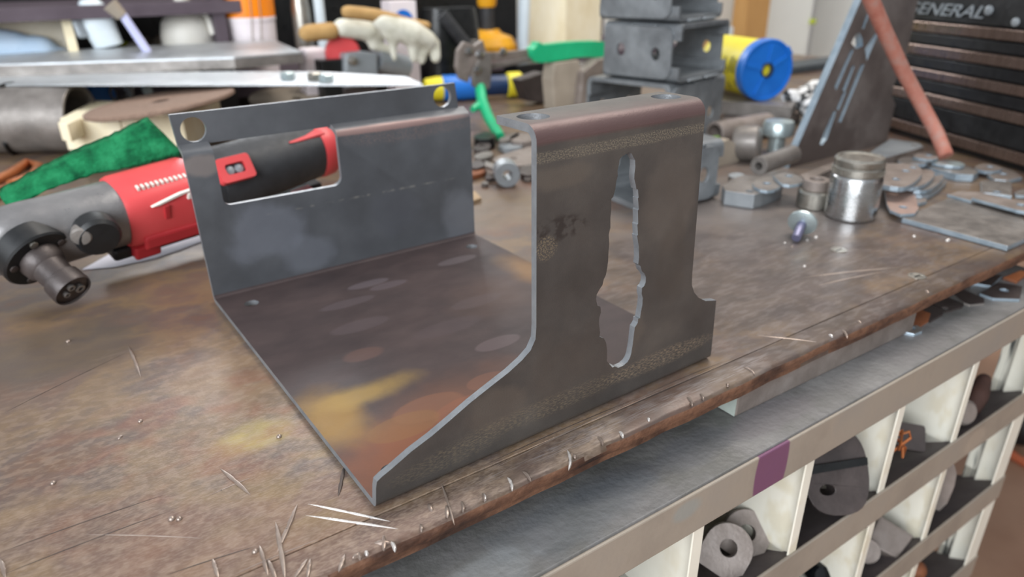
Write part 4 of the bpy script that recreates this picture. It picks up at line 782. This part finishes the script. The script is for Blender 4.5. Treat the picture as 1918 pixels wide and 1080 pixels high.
# ------------------------------------------------------------------ black tool chest at right
tc_ = root('tool_chest', 'black machinist tool chest with bronze drawer trims and raised lettering', 'tool chest')
tX_ = Vector((-.41,-.91,0)).normalized(); frame(tc_, (1.093,.034,.0005), tX_, (0,0,1))
box('chest_body', (-.50,.004,0), (.45,.45,.30), VOID, tc_, .002)
TR = [((-0.3478, 0.1996), (-0.3426, 0.1831)), ((-0.3611, 0.16), (-0.356, 0.1439)), ((-0.3455, 0.1192), (-0.341, 0.1049)), ((-0.3755, 0.0781), (-0.3708, 0.0632)), ((-0.3668, 0.0214), (-0.3609, 0.0024))]
TRR = [((-0.13, 0.1986), (-0.1245, 0.1825)), ((-0.1178, 0.1626), (-0.112, 0.1457)), ((-0.1052, 0.1256), (-0.0999, 0.11)), ((-0.0933, 0.0906), (-0.0872, 0.0726)), ((-0.0745, 0.0349), (-0.0696, 0.0205))]
lev = [((a[0][1]+b[0][1])/2, (a[1][1]+b[1][1])/2) for a,b in zip(TR,TRR)]
prev = .30
for i,(hi,lo) in enumerate(lev):
    dw = box('drawer', (-.49,-.004,hi+.003), (.42,.004,prev-.003), BLACK, tc_, .001)
    box('drawer_trim', (-.49,-.007,lo), (.42,.004,hi), TRIM, dw, .0015)
    prev = lo
hx0 = (-0.3848, 0.2181); hx1 = (-0.2083, 0.2199)
cu = bpy.data.curves.new('t','FONT'); cu.body = 'GENERAL'; cu.extrude = .0012; cu.shear = .35; cu.size = 1
to = bpy.data.objects.new('t',cu); COL.objects.link(to); bpy.context.view_layer.update()
me = bpy.data.meshes.new_from_object(to.evaluated_get(bpy.context.evaluated_depsgraph_get())); bpy.data.objects.remove(to)
xs = [v.co.x for v in me.vertices]; ys = [v.co.y for v in me.vertices]; zs = [v.co.z for v in me.vertices]
tx0 = (-0.3554, 0.2194)[0]; tz0 = (-0.3527, 0.2108)[1]; tz1 = (-0.3587, 0.2298)[1]
W_ = (hx1[0]-tx0)*7/6
for v in me.vertices:
    x = (v.co.x-min(xs))/(max(xs)-min(xs)); y = (v.co.y-min(ys))/(max(ys)-min(ys)); z = v.co.z
    v.co = (hx1[0]-W_*.985+x*W_, -.0055-(.0012 if z>.5*max(zs) else -.001), tz0+y*(tz1-tz0))
lt = link('raised_lettering', me, CAST, tc_)
for q,r in (((-0.198, 0.2235),.0075),((-0.1433, 0.2097),.0065)):
    lathe('lock_button', [(r,0),(r*.9,.003),(r*.3,.004)], CAST, tc_, (q[0],-.004,q[1]), (0,-1,0), 20)
# wall side things at right
q = [(2.7817, 1.9, 0.0078),(2.9462, 1.9, -0.0013)]
box('trim_1', (q[0][0],1.9,-.95), (q[1][0],1.98,1.2), STUD, None, .002)['kind'] = 'structure'
q = (2.4726, 1.7, -0.0709); T(box('foam_board', (q[0]-.08,1.75,-.945), (q[0]+.035,1.765,(2.513, 1.75, 0.0526)[2]), HAZE, None, .001), 'white board leaning by the timber stud behind the channel boxes', 'board')
q = (2.2315, 1.6, 0.1136); T(box('brown_board', (q[0]-.02,1.68,-.945), (q[0]+.07,1.70,.4), WOODT, None, .001), 'brown board behind the topmost channel box', 'board')
wl = box('wall_2', (1.55,2.10,-.95), (3.6,2.2,1.6), WALLM, None, 0); wl.name = 'wall_rear'; struct(wl)
ql = [(1.7575, 0.95, 0.0209), (2.1037, 0.95, -0.0139)]
T(box('dark_case', (ql[0][0],.95,.0006), (ql[1][0],1.04,ql[0][2]), mat('speckled_dark_case',['#3a4044','#4b5257'],60,.6,.08), None, .003), 'dark speckled case on the bench between the blue lid and the standing plate', 'case')
q = (3.6052, 1.95, 0.0075); T(prism('yellow_tag', [(q[0]-.022,q[2]-.012),(q[0]+.02,q[2]-.016),(q[0]+.022,q[2]+.012),(q[0]-.02,q[2]+.01)], 2.085, 2.097, LIME, ax='y', b=.002), 'small yellow green tag on the pale wall', 'tag')

# ------------------------------------------------------------------ sockets, bolt, scrap tabs at right
p = (0.7257, 0.1367, 0.0)
so = root('large_socket', 'large chrome socket with knurled band standing on the bench', 'socket', (p[0],p[1],.0003))
lathe('socket_body', [(.029,0),(.0308,.002),(.0308,.050),(.0298,.053),(.0288,.0545)], CHROME, so, n=48)
lathe('knurled_band', [(.0288,.0545),(.0300,.056),(.0300,.064),(.0286,.0655),(.0295,.067),(.0295,.074),(.0270,.0768),(.024,.0768),(.023,.0755),(.001,.0752)], CHROME2, so, n=48)
bm = bmesh.new()
for i in range(40): bm_box(bm, (.0296,-.0008,.0572), (.0306,.0008,.0628), Matrix.Rotation(i*2*PI/40,4,'Z'))
link('knurling', fin(bm), CHROME2, so)
p = (0.7244, 0.1883, 0.0)
so = root('small_socket', 'short stepped chrome socket beside the large one', 'socket', (p[0],p[1],.0003))
lathe('socket_body', [(.0205,0),(.0215,.001),(.0215,.020),(.0195,.0225),(.0165,.023)], CHROME2, so, n=40)
hollow('drive_end', .0165, .0095, .014, STEEL2, so, (0,0,.0228), (0,0,1), 32, 0, .008)
a_, b_ = Vector((0.6115, 0.1301, 0.0165)), Vector((0.5861, 0.1194, 0.006))
fb = root('flange_bolt', 'small bolt with bluish shank and round flange lying in front of the sockets', 'bolt')
lathe('flange', [(.013,-.006),(.0165,-.002),(.0165,.001),(.012,.003),(.004,.004)], ZINC, fb, a_, b_-a_, 28)
tube('shank', [a_, a_.lerp(b_,.5), b_], [.0055,.0055,.005], mat('violet_blue_steel',['#6a6a85','#7d7c96'],40,.4,.06,.5), fb, 14)
TABS = [
 ('wide flat grey steel plate with bright cut edge at the bench front', .0065, [(0.7502, 0.0832), (0.7471, -0.0367), (0.8098, -0.0382), (0.9003, 0.0145), (0.8771, 0.0887)], (), STEEL, .006, BLUED, 0),
 ('narrow strip lying on the back edge of the wide grey plate', .0105, [(0.8808, 0.0924), (0.9093, 0.0895), (0.929, 0.0665), (0.8883, 0.0636), (0.8761, 0.0592)], (), STEEL2, .0038, BLUED, 0),
 ('longer strip with rounded end overlapping the narrow strip', .0150, [(0.8737, 0.0594), (0.907, 0.0594), (0.9071, 0.007), (0.8846, -0.0065), (0.8655, -0.0091), (0.8643, 0.0036)], [(0.8904, 0.0085)], STEEL2, .0042, BLUED, 0),
 ('square tab with a bright hole behind the long strip', .0050, [(1.0051, 0.1031), (1.0395, 0.0835), (1.0296, 0.0731), (0.959, 0.044), (0.9527, 0.0616), (0.946, 0.0766)], [(0.9631, 0.0646)], STEEL, .0045, BLUED, 0),
 ('clipped corner tab with a hole near the tool chest at right', .0060, [(1.0444, 0.1104), (1.1033, 0.1143), (1.0955, 0.0962), (1.0687, 0.0747), (1.0312, 0.0804), (1.0241, 0.0932)], [(1.0666, 0.0992)], STEEL2, .0055, BLUED, 0),
 ('rounded tab farthest back beside the tool chest', .0110, [(1.0631, 0.138), (1.092, 0.1346), (1.0885, 0.114), (1.0739, 0.1027), (1.0416, 0.1092), (1.0417, 0.128)], [(1.0731, 0.1211)], STEEL2, .0045, BLUED, 1),
 ('tab cut off by the right frame edge', .0050, [(0.9809, 0.0495), (1.0158, 0.049), (1.0124, 0.0383), (0.9786, 0.0319), (0.9689, 0.0427)], (), STEEL, .0045, BLUED, 0),
 ('broad dusty tab with two holes, topmost of the fan behind the large socket', .0300, [(0.8857, 0.1999), (0.9321, 0.1658), (0.8962, 0.1346), (0.8386, 0.1171), (0.8034, 0.1109), (0.7916, 0.1188), (0.7896, 0.1454)], [(0.8805, 0.1521), (0.8288, 0.1381), (0.9064, 0.1549)], STEEL2, .0065, BLUED, 1),
 ('second tab of the fan, just under the broad dusty one', .0225, [(0.9079, 0.161), (0.9483, 0.1506), (0.9262, 0.1319), (0.8726, 0.1161), (0.8371, 0.1154), (0.8336, 0.1266)], (), STEEL2, .0060, BLUED, 1),
 ('third tab of the fan with pale rounded end', .0155, [(0.8855, 0.1387), (0.9578, 0.1384), (0.9483, 0.1281), (0.8839, 0.1114), (0.8542, 0.111), (0.8472, 0.1248)], (), STEEL, .0060, BLUED, 1),
 ('lowest tab of the fan, poking out at right', .0085, [(0.8731, 0.1249), (0.9648, 0.1355), (0.9597, 0.1278), (0.8957, 0.1126), (0.8563, 0.1091), (0.8488, 0.1212)], (), STEEL, .0075, BLUED, 1),
 ('pinkish brown tab with one dark hole in front of the fan', .0110, [(0.8285, 0.1489), (0.8446, 0.1509), (0.8727, 0.1323), (0.7883, 0.0834), (0.767, 0.0768), (0.7493, 0.085), (0.7554, 0.1021), (0.7789, 0.1193)], [(0.7793, 0.0982)], mat('pinkish_scale',['#8f766c','#a88e83','#9a8a85'],30,.45,.08,.3,.15,300), .0040, BLUED, 0),
 ('pale fragment half under the pinkish brown tab', .0055, [(0.8539, 0.1202), (0.8628, 0.1102), (0.8467, 0.101), (0.8306, 0.1026), (0.8299, 0.1079)], (), STEEL2, .0050, BLUED, 0),
 ('holed tab with bright hole between the fan and the hose foot', .0180, [(0.9781, 0.2148), (1.0021, 0.2194), (1.0196, 0.2082), (1.0114, 0.1816), (0.9837, 0.1767), (0.9612, 0.1977)], [(1.0008, 0.1985)], STEEL, .0060, BLUED, 1),
 ('rounded tab with bright hole just left of the hose foot', .0230, [(1.0045, 0.2048), (1.0329, 0.2093), (1.0499, 0.1977), (1.024, 0.1736), (0.9967, 0.1747), (0.9936, 0.1959)], [(1.0216, 0.1895)], STEEL2, .0045, BLUED, 1),
 ('long dark pointed tab right under the hose foot', .0110, [(1.0144, 0.1906), (1.0541, 0.1903), (1.0577, 0.1531), (1.0331, 0.119), (1.0069, 0.1149), (0.9924, 0.1324), (1.0001, 0.1736)], (), STEEL, .0105, BLUED, 0),
 ('shiny washer plate directly under the hose foot', .0165, [(1.0149, 0.1822), (1.0454, 0.1727), (1.0439, 0.145), (1.0229, 0.137), (1.0081, 0.1518), (1.0062, 0.1747)], (), ZINC, .0045, BLUED, 1),
 ('pale strip edge in front of the hose foot', .0055, [(0.9963, 0.1868), (1.02, 0.1822), (1.0191, 0.1404), (1.0054, 0.1325), (0.995, 0.1384)], (), STEEL2, .0050, BLUED, 0),
 ('wide angled plate with a hole under the foot of the standing plate', .0170, [(0.9592, 0.2585), (1.113, 0.2989), (1.1205, 0.2525), (1.0995, 0.2348), (0.9587, 0.2326)], [(1.098, 0.25)], CAST, .0165, STEEL2, 0),
 ('thick dark rounded block left of the small socket', .0200, [(0.6317, 0.274), (0.7106, 0.3029), (0.7332, 0.2852), (0.7394, 0.2501), (0.7178, 0.2311), (0.6524, 0.2269), (0.6489, 0.2322)], [(0.6596, 0.2422)], STEEL, .0195, TUBE, 1),
 ('round ended tab with bright hole lying on the thick block', .0245, [(0.6719, 0.2505), (0.7084, 0.2672), (0.7365, 0.2617), (0.7237, 0.2334), (0.6836, 0.2163), (0.6597, 0.2216)], [(0.6945, 0.242)], STEEL, .0042, BLUED, 1),
 ('tab with bright hole right in front of the standing plate corner', .0290, [(0.7259, 0.2566), (0.7517, 0.2493), (0.7432, 0.2194), (0.7177, 0.2039), (0.6904, 0.2115), (0.7054, 0.2345)], [(0.7355, 0.2371)], STEEL, .0042, BLUED, 1),
 ('long narrow strip running along the foot of the standing plate', .0150, [(0.7962, 0.2592), (0.9069, 0.2729), (0.8774, 0.2525), (0.7801, 0.2373)], (), STEEL2, .0145, STEEL, 0),
 ('small grey oval disc beside the tube offcut', .0150, [(0.7205, 0.3264), (0.7393, 0.326), (0.7392, 0.3117), (0.7275, 0.3036), (0.7107, 0.3043), (0.7102, 0.317)], (), CAST, .0145, STEEL, 2),
]
for lb,z,pts,ho,m,th,ed,k in TABS: plate('steel_tab', lb, 'steel tab', z, pts, m, th, ho, ed, .0052, None, k)
# scraps on the rack deck under the bench edge
DT = [
 ('rounded holed tab nearest on the deck under the bench edge', -.0385, [(0.5519, -0.0209), (0.5663, -0.0213), (0.5813, -0.0326), (0.5795, -0.0394), (0.5723, -0.0421), (0.5598, -0.0407)], [(0.5705, -0.0314)], STEEL, BLUED),
 ('rust brown tab behind the rounded holed one on the deck', -.0395, [(0.5805, -0.0098), (0.6226, -0.0118), (0.6217, -0.0262), (0.6038, -0.033), (0.5817, -0.0346), (0.5713, -0.0199)], (), RUST, RUST),
 ('dark clipped tab next behind the rust brown tab on the deck', -.0400, [(0.6222, -0.0163), (0.6444, -0.0177), (0.6416, -0.0309), (0.6307, -0.0346), (0.6027, -0.0352), (0.6098, -0.0276)], (), DARKST, DARKST),
 ('dark tab with pale speck farther along the deck', -.0405, [(0.6489, -0.0166), (0.6799, -0.0143), (0.6745, -0.0359), (0.6648, -0.0378), (0.6407, -0.0334)], [(0.6473, -0.0293)], DARKST, DARKST),
 ('broad dark clipped tab in the middle of the deck scraps', -.0405, [(0.695, -0.0125), (0.7147, -0.0172), (0.7078, -0.0419), (0.6944, -0.0477), (0.6779, -0.04), (0.678, -0.0338)], (), DARKST, STEEL),
 ('tab with bright end under the plate, second from the right', -.0410, [(0.7419, -0.0136), (0.7789, -0.0104), (0.793, -0.0249), (0.7688, -0.0285), (0.7495, -0.0309)], (), DARKST, BLUED),
 ('bright edged holed tab at the right of the deck scraps', -.0405, [(0.7174, -0.0327), (0.7662, -0.0316), (0.7762, -0.0532), (0.7357, -0.0661), (0.7155, -0.0477)], [(0.7477, -0.0454)], DARKST, BLUED),
 ('orange brown scrap at the frame edge on the deck', -.0410, [(0.7876, -0.0282), (0.8269, -0.0315), (0.8276, -0.0397), (0.7876, -0.0428)], (), mat('orange_rust',['#a8623a','#b9744a'],30,.7,.06), RUST),
 ('pale scrap under the bright edged holed tab', -.0470, [(0.7277, -0.0426), (0.7405, -0.049), (0.7481, -0.0629), (0.7361, -0.0666), (0.7193, -0.0477)], (), CAST, BLUED),
]
for lb,z,pts,ho,m,ed in DT: plate('deck_scrap', lb, 'scrap', z-.0035, pts, m, .0035, ho, ed, .0045, None, 0)

# ------------------------------------------------------------------ things in the bins
def oprism(name, c, nrm_, up, pts, th, m, holes=(), parent=None, b=.0008, edge=None):
    n_ = Vector(nrm_).normalized(); u = Vector(up); u = (u-n_*u.dot(n_)).normalized(); x = u.cross(n_)
    M = Matrix((x,u,n_)).transposed().to_4x4(); M.translation = c
    return prism(name, pts, -th, 0, m, parent, holes, 'z', edge, b, M)
def stadium(r, L, n=14): return [(r*math.cos(PI*i/n), r*math.sin(PI*i/n)) for i in range(n+1)]+[(-r,-L),(r,-L)]
nl_ = (-.50,-.62,.60)
LK = [((0.3054, -0.0375, -0.1766),'brown link plate with round hole, in front in the lower left bin',.0215),((0.3438, -0.0294, -0.187),'brown link plate with round hole, behind its twin in the lower left bin',.0215),
      ((0.246, 0.009, -0.2096),'link plate barely showing in the bottom left bin',.026)]
for c,lb,r in LK: T(oprism('link_plate', c, nl_, (.75,.1,.62), stadium(r,.025), .009, STEEL2, [circ(0,0,.0078,20)]), lb, 'link plate', 'link plates in the bins')
c = (0.4385, -0.0516, -0.145)
wt = root('iron_weight', 'dark round iron weight with a bar across in the middle bin', 'weight')
oprism('weight_disc', c, (-.45,-.72,.53), (0,0,1), [(x*.66,y*.82) for x,y in chaikin([(-.05,-.02),(-.045,.03),(-.012,.052),(.03,.045),(.048,.02),(.048,-.03),(.025,-.052),(-.03,-.05)],2)], .018, DARKST, [circ(-.010,-.018,.0075,20,.005)], wt, .002)
oprism('cross_bar', Vector(c)+Vector((-.45,-.72,.53))*.004, (-.45,-.72,.53), (0,0,1), [(-.031,-.003),(.030,.004),(.030,.011),(-.031,.005)], .006, VOID, (), wt)
T(oprism('dark_bin_plate', (0.5985, -0.0471, -0.1789), (-.4,-.6,.69), (.2,0,1), rrect(-.015,-.014,.016,.015,.003), .006, DARKST), 'dark square plate in the bin right of the iron weight', 'plate')
c = Vector((0.5403, -0.0575, -0.1588))
T(tube('copper_wire', [c+Vector((.010*math.sin(i*1.9)+.0012*i, .006*math.cos(i*1.3), .014*math.sin(i*.9+.5))) for i in range(14)], .0015, COPPER, None, 6), 'twisted copper wire in the bin right of the iron weight', 'wire')
c = Vector((0.7546, -0.0491, -0.1859))
T(blob('rusty_lump', [(c,c+Vector((.022,.006,.012)),.012,.009),(c+Vector((-.014,.0,-.010)),c,.012,.011)], mat('dark_rust',['#3d2822','#50352c'],30,.8,.05,0,.2,200), None, .004, 2), 'rusty lump in the upper right bin', 'lump')
c = Vector((0.6931, -0.0565, -0.1786)); T(lathe('rounded_slug', [(.012,-.014),(.015,-.010),(.015,.006),(.012,.009),(.003,.010)], STEEL2, None, c, (-.4,-.8,.3), 24), 'rounded brown slug beside the rusty lump', 'slug')
c = (0.4992, -0.0292, -0.3318); T(lathe('black_shiny_part', [(.010,-.03),(.014,-.024),(.014,.006),(.010,.012),(.002,.013)], mat('gloss_black',['#0f1113','#17191c'],20,.15,.03), None, c, (-.5,-.7,.5), 24), 'glossy black part in the bottom middle bin', 'part')
T(oprism('beige_block', (0.5972, -0.0505, -0.3164), (-.3,-.55,.78), (.6,.2,.6), [(-.020,-.018),(.016,-.020),(.030,.014),(-.012,.020)], .016, STEEL2, (), None, .002), 'beige wedge block in the lower middle bin', 'block')
T(oprism('round_slab', (0.5647, -0.0472, -0.3239), (-.6,-.6,.5), (0,0,1), circ(0,0,.014,24), .006, STEEL2), 'brown round slab beside the beige wedge block', 'slab')
T(oprism('thin_leaf_plate', (0.7092, -0.0545, -0.2995), (-.93,-.3,.1), (.12,0,1), chaikin([(-.008,-.035),(.010,-.03),(.012,.02),(.002,.04),(-.008,.03)],1), .003, STEEL2), 'thin upright sliver of plate in the lower right bin', 'plate')
c = (0.7492, -0.0402, -0.4702); T(lathe('steel_ball', [(.0135*math.sin(PI*i/12)+1e-5, -.0135*math.cos(PI*i/12)) for i in range(13)], RUST, None, c, (0,0,1), 20, 3), 'small rusty ball in the lowest visible bin', 'ball')
# on the floor at right
fl = [(1.9209, 0.2131, -0.942), (1.8987, 0.1708, -0.942), (1.8895, 0.1159, -0.942)]
T(tube('orange_cord', fl, .012, ORANGE if False else mat('faded_orange_cord',['#b1593a','#c06a48'],20,.6,.05), None, 8), 'faded orange cord on the brown floor beside the rack', 'cord')
c = (1.9932, 0.2054, -0.9)
cw = root('swivel_caster', 'dark swivel caster on the floor beyond the rack end', 'caster', (c[0],c[1],-.949))
lathe('wheel', [(.02,-.02),(.06,-.02),(.065,-.012),(.065,.012),(.06,.02),(.02,.02)], BLACK, cw, (0,0,.065), (.5,-.8,0), 28)
box('fork', (-.03,-.03,.10), (.03,.03,.16), CAST, cw, .004)
bpy.context.view_layer.update()
